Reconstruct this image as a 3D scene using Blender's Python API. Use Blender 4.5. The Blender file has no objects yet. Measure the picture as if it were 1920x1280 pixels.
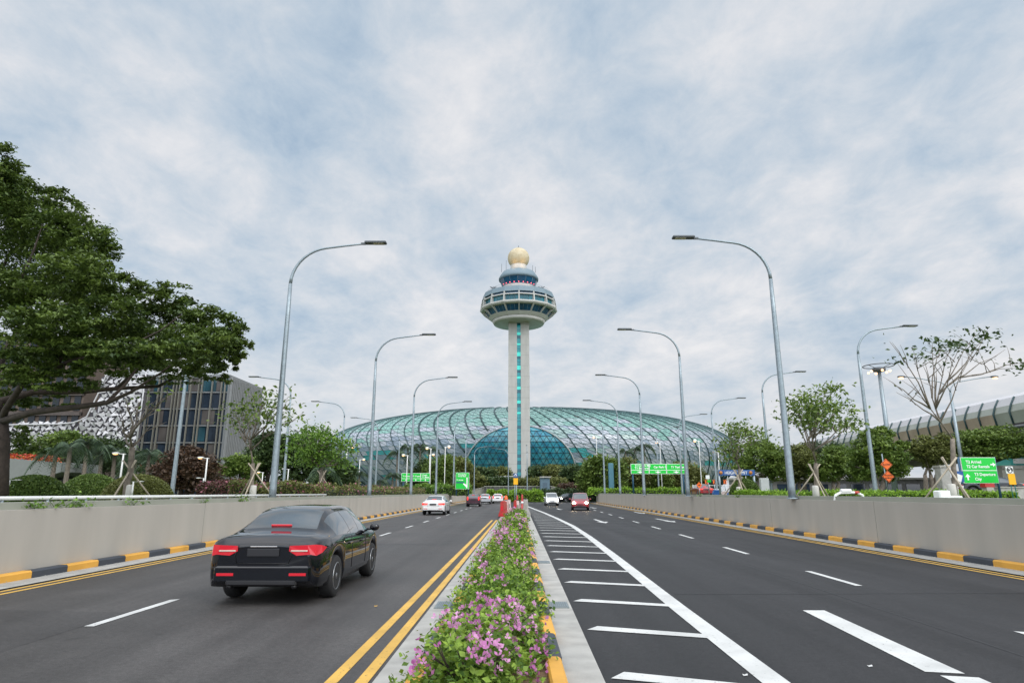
import bpy, bmesh, math, random
import numpy as np
from mathutils import Vector, Matrix
random.seed(7); RNG = np.random.default_rng(11)
S = bpy.context.scene; COL = S.collection
F, PITCH, EYE = 1190.0, math.radians(13.36), 1.7
CP, SP = math.cos(PITCH), math.sin(PITCH)
GZ = 1.25                                     # level of the land beside the sunken road

# ---------------------------------------------------------------- camera geometry helpers
def ray(px, py):
    x = (px - 960) / F; y = -(py - 640) / F
    return Vector((x, CP - SP * y, SP + CP * y))
def ground(px, py, z=0.0):
    d = ray(px, py); t = (z - EYE) / d.z
    return Vector((d.x * t, d.y * t, z))
def at(px, py, Y):
    d = ray(px, py); t = Y / d.y
    return Vector((d.x * t, Y, EYE + d.z * t))
def mpp(py, Y):                               # metres per photo pixel at that depth
    return Y / ray(960, py).y / F
def wall_left_x(Y): return -10.0 + .008 * Y
def wall_right_x(Y): return 11.05 + .026 * Y

# ---------------------------------------------------------------- materials
def mat(name, col, rough=.6, metal=0, spec=.5, noise=0.0, nscale=3.0, bump=0.0, bscale=40.0, emit=None, estr=0, coat=0, trans=0, col2=None, detail=6):
    m = bpy.data.materials.new(name); m.use_nodes = True
    n = m.node_tree.nodes; l = m.node_tree.links; b = n['Principled BSDF']
    b.inputs['Base Color'].default_value = (*col, 1); b.inputs['Roughness'].default_value = rough
    b.inputs['Metallic'].default_value = metal; b.inputs['Specular IOR Level'].default_value = spec
    if coat: b.inputs['Coat Weight'].default_value = coat; b.inputs['Coat Roughness'].default_value = .04
    if trans: b.inputs['Transmission Weight'].default_value = trans
    if emit: b.inputs['Emission Color'].default_value = (*emit, 1); b.inputs['Emission Strength'].default_value = estr
    tc = None
    if noise or col2:
        tc = n.new('ShaderNodeTexCoord'); t = n.new('ShaderNodeTexNoise'); t.inputs['Scale'].default_value = nscale; t.inputs['Detail'].default_value = detail
        l.new(tc.outputs['Object'], t.inputs['Vector'])
        r = n.new('ShaderNodeValToRGB'); r.color_ramp.elements[0].position = .3; r.color_ramp.elements[1].position = .72
        c2 = col2 or tuple(c * (1 + noise) for c in col); c1 = col if col2 else tuple(c * (1 - noise) for c in col)
        r.color_ramp.elements[0].color = (*c1, 1); r.color_ramp.elements[1].color = (*c2, 1)
        l.new(t.outputs['Fac'], r.inputs['Fac']); l.new(r.outputs['Color'], b.inputs['Base Color'])
    if bump:
        tc = tc or n.new('ShaderNodeTexCoord'); t2 = n.new('ShaderNodeTexNoise'); t2.inputs['Scale'].default_value = bscale; t2.inputs['Detail'].default_value = 4
        l.new(tc.outputs['Object'], t2.inputs['Vector'])
        bp = n.new('ShaderNodeBump'); bp.inputs['Strength'].default_value = bump; bp.inputs['Distance'].default_value = .02
        l.new(t2.outputs['Fac'], bp.inputs['Height']); l.new(bp.outputs['Normal'], b.inputs['Normal'])
    return m
def leaf_mat(name, dark, light, transl=.3, rough=.5):
    m = bpy.data.materials.new(name); m.use_nodes = True
    n = m.node_tree.nodes; l = m.node_tree.links; b = n['Principled BSDF']; out = n['Material Output']
    a = n.new('ShaderNodeAttribute'); a.attribute_name = 'tint'
    r = n.new('ShaderNodeValToRGB'); r.color_ramp.elements[0].color = (*dark, 1); r.color_ramp.elements[1].color = (*light, 1)
    l.new(a.outputs['Fac'], r.inputs['Fac']); l.new(r.outputs['Color'], b.inputs['Base Color'])
    b.inputs['Roughness'].default_value = rough; b.inputs['Specular IOR Level'].default_value = .35
    t = n.new('ShaderNodeBsdfTranslucent'); l.new(r.outputs['Color'], t.inputs['Color'])
    mx = n.new('ShaderNodeMixShader'); mx.inputs[0].default_value = transl
    l.new(b.outputs[0], mx.inputs[1]); l.new(t.outputs[0], mx.inputs[2]); l.new(mx.outputs[0], out.inputs['Surface'])
    return m

# ---------------------------------------------------------------- mesh building
class MB:
    def __init__(s): s.v = []; s.f = []; s.m = []; s.sm = []
    def add(s, vs, fs, mi=0, smooth=False):
        o = len(s.v); s.v += [tuple(v) for v in vs]
        for f in fs: s.f.append(tuple(i + o for i in f)); s.m.append(mi); s.sm.append(smooth)
    def quad(s, a, b, c, d, mi=0): s.add([a, b, c, d], [(0, 1, 2, 3)], mi)
    def box(s, c, sz, mi=0, rz=0.0, top=1.0, M=None):
        hx, hy, hz = sz[0] / 2, sz[1] / 2, sz[2] / 2
        vs = [(-hx, -hy, -hz), (hx, -hy, -hz), (hx, hy, -hz), (-hx, hy, -hz), (-hx * top, -hy * top, hz), (hx * top, -hy * top, hz), (hx * top, hy * top, hz), (-hx * top, hy * top, hz)]
        R = Matrix.Rotation(rz, 3, 'Z') if M is None else M
        vs = [R @ Vector(v) + Vector(c) for v in vs]
        s.add(vs, [(0, 3, 2, 1), (4, 5, 6, 7), (0, 1, 5, 4), (1, 2, 6, 5), (2, 3, 7, 6), (3, 0, 4, 7)], mi)
    def rbox(s, c, sz, r=.02, mi=0, rz=0.0):      # box with bevelled vertical and top edges
        hx, hy, hz = sz[0] / 2, sz[1] / 2, sz[2] / 2; r = min(r, hx * .49, hy * .49, hz * .49)
        def ring(ix, z):
            a, b = hx - ix, hy - ix
            return [(-a + r, -b, z), (a - r, -b, z), (a, -b + r, z), (a, b - r, z), (a - r, b, z), (-a + r, b, z), (-a, b - r, z), (-a, -b + r, z)]
        R = Matrix.Rotation(rz, 3, 'Z'); vs = ring(r, -hz) + ring(0, -hz + r) + ring(0, hz - r) + ring(r, hz)
        vs = [R @ Vector(v) + Vector(c) for v in vs]
        fs = [tuple(range(7, -1, -1)), tuple(range(24, 32))]
        for k in range(3):
            for i in range(8): fs.append((k * 8 + i, k * 8 + (i + 1) % 8, k * 8 + 8 + (i + 1) % 8, k * 8 + 8 + i))
        s.add(vs, fs, mi)
    def tube(s, pts, rad, n=8, mi=0, cap=True):
        pts = [Vector(p) for p in pts]; rad = rad if hasattr(rad, '__len__') else [rad] * len(pts)
        vs = []; fs = []; up = None
        for i, p in enumerate(pts):
            t = (pts[min(i + 1, len(pts) - 1)] - pts[max(i - 1, 0)])
            if t.length < 1e-9: t = Vector((0, 0, 1))
            t.normalize()
            if up is None: up = Vector((1, 0, 0)) if abs(t.x) < .8 else Vector((0, 1, 0))
            u = (up - t * up.dot(t)).normalized(); w = t.cross(u); up = u
            for k in range(n):
                a = 2 * math.pi * k / n; vs.append(p + (u * math.cos(a) + w * math.sin(a)) * rad[i])
        for i in range(len(pts) - 1):
            for k in range(n): fs.append((i * n + k, i * n + (k + 1) % n, (i + 1) * n + (k + 1) % n, (i + 1) * n + k))
        if cap: fs.append(tuple(range(n - 1, -1, -1))); fs.append(tuple(range((len(pts) - 1) * n, len(pts) * n)))
        s.add(vs, fs, mi, True)
    def lathe(s, prof, n=24, c=(0, 0, 0), mi=0, smooth=True, a0=0.0):
        vs = []; fs = []
        for r, z in prof:
            for k in range(n):
                a = a0 + 2 * math.pi * k / n; vs.append((c[0] + r * math.cos(a), c[1] + r * math.sin(a), c[2] + z))
        for i in range(len(prof) - 1):
            for k in range(n): fs.append((i * n + k, i * n + (k + 1) % n, (i + 1) * n + (k + 1) % n, (i + 1) * n + k))
        fs.append(tuple(range(n - 1, -1, -1))); fs.append(tuple(range((len(prof) - 1) * n, len(prof) * n)))
        s.add(vs, fs, mi, smooth)
    def ball(s, c, r, n=12, mi=0):
        r = r if hasattr(r, '__len__') else (r, r, r)
        pr = [(math.sin(math.pi * i / n) , -math.cos(math.pi * i / n)) for i in range(n + 1)]
        vs = []; fs = []; m = n * 2
        for a, z in pr:
            for k in range(m): t = 2 * math.pi * k / m; vs.append((c[0] + r[0] * a * math.cos(t), c[1] + r[1] * a * math.sin(t), c[2] + r[2] * z))
        for i in range(n):
            for k in range(m): fs.append((i * m + k, i * m + (k + 1) % m, (i + 1) * m + (k + 1) % m, (i + 1) * m + k))
        s.add(vs, fs, mi, True)
    def prism(s, poly, y0, y1, mi=0):             # polygon in x,z pushed from y0 to y1
        n = len(poly); vs = [(x, y0, z) for x, z in poly] + [(x, y1, z) for x, z in poly]
        s.add(vs, [tuple(range(n)), tuple(range(2 * n - 1, n - 1, -1))] + [(i, n + i, n + (i + 1) % n, (i + 1) % n) for i in range(n)], mi)
    def sheet(s, poly, z, mi=0): s.add([(x, y, z) for x, y in poly], [tuple(range(len(poly)))], mi)
    def shift(s, d):
        s.v = [(a + d[0], b + d[1], c + d[2]) for a, b, c in s.v]; return s
    def build(s, name, mats, parent=None, loc=(0, 0, 0)):
        me = bpy.data.meshes.new(name); me.from_pydata(s.v, [], s.f)
        for m in (mats if isinstance(mats, (list, tuple)) else [mats]): me.materials.append(m)
        me.polygons.foreach_set('material_index', s.m); me.polygons.foreach_set('use_smooth', s.sm); me.update()
        return link(name, me, parent, loc)
def link(name, me, parent=None, loc=(0, 0, 0)):
    o = bpy.data.objects.new(name, me); COL.objects.link(o); o.location = loc
    if parent: o.parent = parent
    return o
def tag(o, label=None, cat=None, group=None, kind=None):
    if label: o['label'] = label
    if cat: o['category'] = cat
    if group: o['group'] = group
    if kind: o['kind'] = kind
    return o
def thing(name, label, cat, loc=(0, 0, 0), rz=0.0, group=None):
    o = bpy.data.objects.new(name, None); COL.objects.link(o); o.location = loc; o.rotation_euler = (0, 0, rz)
    o.empty_display_size = .3
    return tag(o, label, cat, group)
def struct(name, mb, mats, loc=(0, 0, 0)): return tag(mb.build(name, mats, None, loc), kind='structure')
def copy_tree(o, parent=None):
    c = o.copy(); COL.objects.link(c)
    if parent: c.parent = parent
    for ch in [x for x in list(COL.objects) if x.parent == o]: copy_tree(ch, c)
    return c

# ---------------------------------------------------------------- leaves (numpy)
def leaf_arrays(cen, size, aspect=.5, upbias=.5, droop=0.0, out=None):
    n = len(cen); nrm = RNG.normal(size=(n, 3)); nrm /= np.linalg.norm(nrm, axis=1)[:, None]
    nrm[:, 2] = np.abs(nrm[:, 2]) + upbias
    if out is not None: nrm += out
    nrm /= np.linalg.norm(nrm, axis=1)[:, None]
    r = RNG.normal(size=(n, 3)); r[:, 2] -= droop
    u = r - nrm * (r * nrm).sum(1)[:, None]; u /= np.linalg.norm(u, axis=1)[:, None]; w = np.cross(nrm, u)
    sz = (size * RNG.uniform(.65, 1.35, n))[:, None]
    a = cen - u * sz * .5; b = cen + w * sz * aspect * .5 + nrm * sz * .06; c = cen + u * sz * .5 - nrm * sz * .05; d = cen - w * sz * aspect * .5 + nrm * sz * .06
    return np.stack([a, b, c, d], 1).reshape(-1, 3)
def quads_object(name, v, m, parent=None, tint=None, loc=(0, 0, 0)):
    n = len(v) // 4; me = bpy.data.meshes.new(name)
    me.vertices.add(len(v)); me.vertices.foreach_set('co', np.ascontiguousarray(v, dtype=np.float32).ravel())
    me.loops.add(n * 4); me.loops.foreach_set('vertex_index', np.arange(n * 4, dtype=np.int32))
    me.polygons.add(n); me.polygons.foreach_set('loop_start', np.arange(0, n * 4, 4, dtype=np.int32))
    me.materials.append(m)
    at_ = me.attributes.new('tint', 'FLOAT', 'FACE')
    t = RNG.uniform(0, 1, n) if tint is None else tint
    at_.data.foreach_set('value', np.asarray(t, dtype=np.float32))
    me.update(calc_edges=True); me.validate()
    return link(name, me, parent, loc)
def blob_points(c, r, n, per=26, cl=.2, shell=.45):
    """clumped points through an ellipsoid: clusters, then leaves round each cluster"""
    k = max(3, n // per); d = RNG.normal(size=(k, 3)); d /= np.linalg.norm(d, axis=1)[:, None]
    rad = shell + (1 - shell) * RNG.uniform(0, 1, k) ** .6
    cc = d * rad[:, None]
    idx = np.repeat(np.arange(k), per); off = RNG.normal(size=(len(idx), 3)) * cl * np.array([1, 1, .6])
    p = (cc[idx] + off) * np.array(r) + np.array(c)
    tint = np.clip(RNG.uniform(.15, .85, k)[idx] + RNG.normal(size=len(idx)) * .16, 0, 1)
    return p, tint
# ================================================================ materials
M = {}
M['pole'] = mat('galvanised_steel', (.27, .32, .35), .45, .55, noise=.12, nscale=6)
M['white_metal'] = mat('white_painted_metal', (.72, .72, .70), .4, noise=.05)
M['lamp_body'] = mat('lamp_housing', (.10, .11, .12), .5, .3)
M['lamp_lens'] = mat('lamp_lens', (.55, .50, .42), .25)
M['lit'] = mat('lit_sodium_lamp', (1, .8, .55), .4, emit=(1, .5, .2), estr=3.2)
M['lit_white'] = mat('lit_headlamp', (1, .95, .85), .3, emit=(1, .76, .48), estr=45)
M['lit_red'] = mat('lit_tail_lamp', (.6, .02, .02), .25, emit=(1, .05, .03), estr=.9)
M['red_dim'] = mat('red_tail_lens', (.42, .008, .02), .12, emit=(1, .03, .05), estr=.22, coat=.6)
M['orange_lit'] = mat('orange_lit_tube', (1, .6, .2), .4, emit=(1, .6, .12), estr=1.6)
def worn(name, col, under, amount, rough=.6, scale=14, base_wear=0.0):
    """paint rubbed through in flecks to what lies below, with dirt clouds over it"""
    m = mat(name, col, rough); n = m.node_tree.nodes; l = m.node_tree.links; b = n['Principled BSDF']
    tc = n.new('ShaderNodeTexCoord'); t = n.new('ShaderNodeTexNoise'); t.inputs['Scale'].default_value = scale; t.inputs['Detail'].default_value = 9; t.inputs['Roughness'].default_value = .7
    d = n.new('ShaderNodeTexNoise'); d.inputs['Scale'].default_value = 1.7; d.inputs['Detail'].default_value = 6
    l.new(tc.outputs['Object'], t.inputs['Vector']); l.new(tc.outputs['Object'], d.inputs['Vector'])
    r = n.new('ShaderNodeValToRGB'); r.color_ramp.elements[0].position = amount - .035; r.color_ramp.elements[1].position = amount + .035; fac = t.outputs['Fac']
    if base_wear:                              # the foot of a kerb is worn most
        sp = n.new('ShaderNodeSeparateXYZ'); l.new(tc.outputs['Object'], sp.inputs[0]); mr = n.new('ShaderNodeMapRange'); l.new(sp.outputs[2], mr.inputs['Value'])
        mr.inputs['From Min'].default_value = .0; mr.inputs['From Max'].default_value = .06; mr.inputs['To Min'].default_value = -base_wear; mr.inputs['To Max'].default_value = 0
        ad = n.new('ShaderNodeMath'); ad.operation = 'ADD'; l.new(fac, ad.inputs[0]); l.new(mr.outputs[0], ad.inputs[1]); fac = ad.outputs[0]
    l.new(fac, r.inputs['Fac'])
    dr = n.new('ShaderNodeValToRGB'); dr.color_ramp.elements[0].position = .3; dr.color_ramp.elements[1].position = .7
    dr.color_ramp.elements[0].color = (*[c * .78 for c in col], 1); dr.color_ramp.elements[1].color = (*[min(1, c * 1.07) for c in col], 1); l.new(d.outputs['Fac'], dr.inputs['Fac'])
    x = n.new('ShaderNodeMix'); x.data_type = 'RGBA'; x.inputs['A'].default_value = (*under, 1); l.new(dr.outputs[0], x.inputs['B']); l.new(r.outputs[0], x.inputs['Factor']); l.new(x.outputs['Result'], b.inputs['Base Color'])
    return m
M['yellow'] = worn('yellow_kerb_paint', (.70, .36, .055), (.36, .34, .30), .29, base_wear=.16)
M['black'] = worn('black_kerb_paint', (.046, .054, .068), (.36, .35, .32), .29, base_wear=.2)
M['line_yellow'] = worn('yellow_line_paint', (.64, .38, .07), (.06, .055, .05), .37, scale=22)
M['conc_light'] = mat('pale_concrete', (.36, .35, .325), .85, noise=.2, nscale=2.6, bump=.25)
M['conc'] = mat('grey_concrete', (.36, .345, .31), .85, noise=.08, nscale=1.1, bump=.1)
M['soil'] = mat('brown_soil', (.16, .10, .055), .95, noise=.35, nscale=9, bump=.8, bscale=30)
M['grate'] = mat('steel_grating', (.22, .25, .25), .5, .4, noise=.15, nscale=40)
M['green'] = mat('green_sign_sheeting', (.0, .52, .04), .35)
M['sign_white'] = mat('white_sign_sheeting', (.85, .86, .85), .4)
M['sign_back'] = mat('blue_steel_frame', (.03, .09, .16), .5, .2)
M['blue'] = mat('blue_sign_sheeting', (.010, .075, .26), .4)
M['orange'] = mat('orange_sign_sheeting', (.80, .14, .015), .45)
M['amber'] = mat('amber_sign_sheeting', (.85, .42, .0), .5)
M['signblack'] = mat('black_sign_ink', (.02, .02, .02), .5)
M['red_plastic'] = mat('red_barrier_plastic', (.40, .03, .025), .4, noise=.15, nscale=4)
M['pink_plastic'] = mat('pale_barrier_plastic', (.70, .55, .52), .45, noise=.1)
M['orange_plastic'] = mat('orange_cone_plastic', (.85, .12, .02), .45)
M['bark'] = mat('brown_bark', (.045, .033, .026), .9, noise=.35, nscale=6, bump=.8, bscale=14)
M['bark_pale'] = mat('pale_grey_bark', (.19, .16, .13), .9, noise=.3, nscale=7, bump=.6, bscale=18)
M['stake'] = mat('timber_stake', (.42, .36, .28), .8, noise=.15)
M['tyre'] = mat('tyre_rubber', (.018, .018, .019), .8)
M['rim'] = mat('alloy_rim', (.42, .43, .45), .3, .9)
M['trim'] = mat('black_car_trim', (.014, .014, .016), .45)
M['car_glass'] = mat('dark_car_glass', (.012, .02, .024), .03, spec=.9, coat=1)
M['plate'] = mat('black_number_plate', (.015, .015, .018), .4)
M['plate_w'] = mat('pale_number_plate', (.7, .7, .66), .4)
M['chrome'] = mat('chrome_trim', (.7, .7, .72), .12, 1)
def paint(name, c, metal=.0, rough=.28): return mat(name, c, rough, metal, coat=1, noise=.02)
M['p_black'] = mat('black_car_paint', (.004, .005, .008), .07, 0, spec=.4, coat=.5)
M['p_white'] = paint('white_car_paint', (.74, .74, .73))
M['p_silver'] = paint('silver_car_paint', (.50, .51, .53), .5)
M['p_purple'] = paint('purple_car_paint', (.055, .018, .03), .3)
M['p_red'] = paint('red_car_paint', (.26, .016, .022), .2)
# foliage
M['lf_rain'] = leaf_mat('rain_tree_leaves', (.026, .052, .012), (.14, .20, .036), .25)
M['lf_mid'] = leaf_mat('mid_green_leaves', (.06, .11, .022), (.21, .29, .06), .3)
M['lf_dark'] = leaf_mat('dark_green_leaves', (.026, .052, .020), (.09, .135, .042), .25)
M['lf_olive'] = leaf_mat('olive_leaves', (.085, .10, .028), (.22, .24, .07), .3)
M['lf_light'] = leaf_mat('light_green_leaves', (.07, .15, .022), (.22, .36, .06), .35)
M['lf_red'] = leaf_mat('reddish_brown_leaves', (.045, .032, .022), (.13, .075, .045), .25)
M['lf_palm'] = leaf_mat('palm_leaves', (.025, .048, .026), (.075, .12, .055), .2)
M['lf_boug'] = leaf_mat('bougainvillea_leaves', (.06, .13, .018), (.34, .50, .07), .35)
M['fl_boug'] = leaf_mat('bougainvillea_bracts', (.50, .15, .40), (.82, .46, .70), .35)
M['fl_pink'] = leaf_mat('pink_hedge_flowers', (.25, .08, .12), (.42, .16, .2), .3)
M['lf_hedge'] = leaf_mat('bright_hedge_leaves', (.12, .25, .02), (.30, .46, .05), .3)
M['lf_clip'] = leaf_mat('clipped_hedge_leaves', (.05, .10, .02), (.16, .23, .05), .2)

def asphalt(name, base, spec=.32):
    m = bpy.data.materials.new(name); m.use_nodes = True; n = m.node_tree.nodes; l = m.node_tree.links; b = n['Principled BSDF']
    tc = n.new('ShaderNodeTexCoord')
    def noise(scale, det, vec=None, rough=.6):
        t = n.new('ShaderNodeTexNoise'); t.inputs['Scale'].default_value = scale; t.inputs['Detail'].default_value = det; t.inputs['Roughness'].default_value = rough
        l.new(vec or tc.outputs['Object'], t.inputs['Vector']); return t
    mp = n.new('ShaderNodeMapping'); mp.inputs['Scale'].default_value = (1, .12, 1); l.new(tc.outputs['Object'], mp.inputs['Vector'])
    big = noise(.55, 5, mp.outputs['Vector']); blot = noise(.33, 6); fine = noise(70, 4, None, .75); grain = noise(16, 6, None, .7)
    def ramp(src, p0, p1, c0, c1):
        r = n.new('ShaderNodeValToRGB'); e = r.color_ramp.elements; e[0].position = p0; e[1].position = p1; e[0].color = (c0,) * 3 + (1,); e[1].color = (c1,) * 3 + (1,)
        l.new(src.outputs['Fac'], r.inputs['Fac']); return r
    def mul(a, c):
        x = n.new('ShaderNodeMix'); x.data_type = 'RGBA'; x.blend_type = 'MULTIPLY'; x.inputs['Factor'].default_value = 1
        l.new(a, x.inputs['A']); l.new(c, x.inputs['B']); return x.outputs['Result']
    rgb = n.new('ShaderNodeRGB'); rgb.outputs[0].default_value = (*base, 1)
    c = mul(rgb.outputs[0], ramp(big, .3, .7, .82, 1.16).outputs['Color'])
    c = mul(c, ramp(blot, .32, .68, .68, 1.26).outputs['Color'])
    c = mul(c, ramp(fine, .32, .7, .5, 1.55).outputs['Color'])
    c = mul(c, ramp(grain, .33, .68, .74, 1.26).outputs['Color'])
    mp2 = n.new('ShaderNodeMapping'); mp2.inputs['Scale'].default_value = (1, .015, 1); l.new(tc.outputs['Object'], mp2.inputs['Vector']); tr2 = noise(1.25, 3, mp2.outputs['Vector'])
    c = mul(c, ramp(tr2, .35, .65, .80, 1.15).outputs['Color'])
    spot = noise(2.4, 2); c = mul(c, ramp(spot, .66, .74, 1.0, .78).outputs['Color'])
    l.new(c, b.inputs['Base Color'])
    l.new(ramp(blot, .3, .7, .5, .68).outputs['Color'], b.inputs['Roughness'])
    b.inputs['Specular IOR Level'].default_value = spec
    bp = n.new('ShaderNodeBump'); bp.inputs['Strength'].default_value = .35; bp.inputs['Distance'].default_value = .01
    l.new(fine.outputs['Fac'], bp.inputs['Height']); l.new(bp.outputs['Normal'], b.inputs['Normal'])
    return m
M['asphalt'] = asphalt('asphalt', (.060, .056, .054))
M['asphalt_dark'] = asphalt('newer_asphalt', (.030, .0295, .031), .2)
def line_white():
    return worn('white_road_paint', (.60, .60, .58), (.05, .05, .05), .36, scale=24)
M['line'] = line_white()
def wall_mat(name, base, seed):
    """fair-faced concrete with soft stains running down it"""
    m = bpy.data.materials.new(name); m.use_nodes = True; n = m.node_tree.nodes; l = m.node_tree.links; b = n['Principled BSDF']
    tc = n.new('ShaderNodeTexCoord'); mp = n.new('ShaderNodeMapping'); mp.inputs['Scale'].default_value = (1, 1, .22); mp.inputs['Location'].default_value = (seed, seed, 0)
    l.new(tc.outputs['Object'], mp.inputs['Vector'])
    t = n.new('ShaderNodeTexNoise'); t.inputs['Scale'].default_value = 1.3; t.inputs['Detail'].default_value = 7; l.new(mp.outputs[0], t.inputs['Vector'])
    r = n.new('ShaderNodeValToRGB'); e = r.color_ramp.elements; e[0].position = .3; e[1].position = .75
    e[0].color = (*[c * .9 for c in base], 1); e[1].color = (*[c * 1.06 for c in base], 1)
    l.new(t.outputs['Fac'], r.inputs['Fac']); l.new(r.outputs[0], b.inputs['Base Color']); b.inputs['Roughness'].default_value = .85
    t2 = n.new('ShaderNodeTexNoise'); t2.inputs['Scale'].default_value = 35; l.new(tc.outputs['Object'], t2.inputs['Vector'])
    bp = n.new('ShaderNodeBump'); bp.inputs['Strength'].default_value = .08; l.new(t2.outputs['Fac'], bp.inputs['Height']); l.new(bp.outputs[0], b.inputs['Normal'])
    return m
M['wall'] = wall_mat('wall_concrete', (.42, .395, .35), 3)
M['coping'] = wall_mat('coping_concrete', (.29, .30, .25), 9)
M['coping_dark'] = wall_mat('stained_top_concrete', (.29, .29, .25), 19)

# ================================================================ world and sun
def build_world():
    w = bpy.data.worlds.new('World'); S.world = w; w.use_nodes = True
    n = w.node_tree.nodes; l = w.node_tree.links; n.clear()
    out = n.new('ShaderNodeOutputWorld'); bg = n.new('ShaderNodeBackground'); l.new(bg.outputs[0], out.inputs[0]); bg.inputs['Strength'].default_value = .1
    sky = n.new('ShaderNodeTexSky'); sky.sky_type = 'NISHITA'; sky.sun_disc = False
    sky.sun_elevation = math.radians(SUN_EL); sky.sun_rotation = math.radians(SUN_ROT); sky.air_density = 1.3; sky.dust_density = 1.5
    tc = n.new('ShaderNodeTexCoord'); sep = n.new('ShaderNodeSeparateXYZ'); l.new(tc.outputs['Generated'], sep.inputs[0])
    def math_(op, a, b=None, clamp=False):
        x = n.new('ShaderNodeMath'); x.operation = op; x.use_clamp = clamp
        for i, v in enumerate((a, b)):
            if v is None: continue
            if isinstance(v, (int, float)): x.inputs[i].default_value = v
            else: l.new(v, x.inputs[i])
        return x.outputs[0]
    zz = math_('ADD', math_('MAXIMUM', sep.outputs[2], 0.0), .26)
    cx = math_('DIVIDE', sep.outputs[0], zz); cy = math_('DIVIDE', sep.outputs[1], zz)
    cmb = n.new('ShaderNodeCombineXYZ'); l.new(cx, cmb.inputs[0]); l.new(cy, cmb.inputs[1])
    def noise(scale, det, rot, sc, loc=(0, 0, 0), dist=0.0, rough=.55):
        mp = n.new('ShaderNodeMapping'); mp.inputs['Rotation'].default_value = (0, 0, math.radians(rot)); mp.inputs['Scale'].default_value = sc; mp.inputs['Location'].default_value = loc
        l.new(cmb.outputs[0], mp.inputs['Vector']); t = n.new('ShaderNodeTexNoise'); t.inputs['Scale'].default_value = scale; t.inputs['Detail'].default_value = det
        t.inputs['Distortion'].default_value = dist; t.inputs['Roughness'].default_value = rough
        l.new(mp.outputs[0], t.inputs['Vector']); return t.outputs['Fac']
    a = noise(2.6, 9, 30, (1.0, .82, 1), (2.3, .4, 0), .25, .58)
    b = noise(8.0, 9, 24, (1.0, .8, 1), (5.1, 1.7, 0), .3, .66)
    c = noise(.95, 5, 20, (1, .8, 1), (7.7, 3.1, 0), .3)
    fac = math_('ADD', math_('ADD', math_('MULTIPLY', a, .56), math_('MULTIPLY', b, .30)), math_('MULTIPLY', c, .30))
    r = n.new('ShaderNodeValToRGB'); e = r.color_ramp.elements
    e[0].position = .41; e[0].color = (.39, .51, .65, 1); e[1].position = .71; e[1].color = (.90, .89, .90, 1)
    for p, col in ((.485, (.51, .61, .72, 1)), (.555, (.63, .695, .77, 1)), (.63, (.77, .79, .83, 1))):
        k = e.new(p); k.color = col
    l.new(fac, r.inputs['Fac'])
    # paler, flatter band towards the horizon
    hz = math_('SUBTRACT', 1.0, math_('MULTIPLY', math_('MAXIMUM', sep.outputs[2], 0.0), 4.0), True)
    hm = n.new('ShaderNodeMix'); hm.data_type = 'RGBA'; l.new(math_('MULTIPLY', hz, .6), hm.inputs['Factor']); l.new(r.outputs[0], hm.inputs['A']); hm.inputs['B'].default_value = (.69, .72, .765, 1)
    sc = n.new('ShaderNodeMix'); sc.data_type = 'RGBA'; sc.blend_type = 'MULTIPLY'; sc.inputs['Factor'].default_value = 1; l.new(hm.outputs['Result'], sc.inputs['A']); sc.inputs['B'].default_value = (1, 1, 1, 1)
    vm = n.new('ShaderNodeVectorMath'); vm.operation = 'SCALE'; l.new(hm.outputs['Result'], vm.inputs[0])
    # an overcast sky is brightest overhead and round the hidden sun behind the camera
    def sstep(v, lo, hi):
        mr = n.new('ShaderNodeMapRange'); mr.interpolation_type = 'SMOOTHSTEP'; l.new(v, mr.inputs['Value']); mr.inputs['From Min'].default_value = lo; mr.inputs['From Max'].default_value = hi; return mr.outputs[0]
    up = math_('MULTIPLY', sstep(sep.outputs[2], .66, .98), SKY_UP); back = math_('MULTIPLY', sstep(math_('MULTIPLY', sep.outputs[1], -1.0), -.2, .8), SKY_BACK)
    gain = math_('MULTIPLY', math_('ADD', math_('ADD', 1.0, up), back), 10.0)
    l.new(gain, vm.inputs['Scale'])
    mx = n.new('ShaderNodeMix'); mx.data_type = 'RGBA'; mx.inputs['Factor'].default_value = .06; l.new(vm.outputs[0], mx.inputs['A']); l.new(sky.outputs[0], mx.inputs['B'])
    l.new(mx.outputs['Result'], bg.inputs['Color'])
    su = bpy.data.lights.new('sun', 'SUN'); su.energy = SUN_STR; su.angle = math.radians(28); su.color = (1, .95, .88)
    so = bpy.data.objects.new('sun', su); COL.objects.link(so)
    # sun_rotation 0 is +Y, turning clockwise seen from above
    a_ = math.radians(SUN_ROT); el = math.radians(SUN_EL); d = Vector((math.sin(a_) * math.cos(el), math.cos(a_) * math.cos(el), math.sin(el)))
    so.rotation_euler = d.to_track_quat('Z', 'Y').to_euler()
SUN_EL, SUN_ROT, SUN_STR, SKY_UP, SKY_BACK = 40, 135, 1.5, 1.6, 1.9
build_world()
cam = bpy.data.cameras.new('camera'); cam.sensor_width = 36; cam.lens = F / 1920 * 36; cam.clip_end = 6000; cam.clip_start = .1
co = bpy.data.objects.new('camera', cam); COL.objects.link(co); co.location = (0, 0, EYE); co.rotation_euler = (math.pi / 2 + PITCH, 0, 0); S.camera = co
S.view_settings.view_transform = 'Standard'; S.view_settings.look = 'None'; S.view_settings.gamma = 1; S.view_settings.exposure = 0.0
S.render.engine = 'CYCLES'; S.cycles.max_bounces = 6; S.cycles.transparent_max_bounces = 4; S.cycles.diffuse_bounces = 3; S.cycles.use_denoising = True
S.cycles.caustics_reflective = False; S.cycles.caustics_refractive = False

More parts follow.
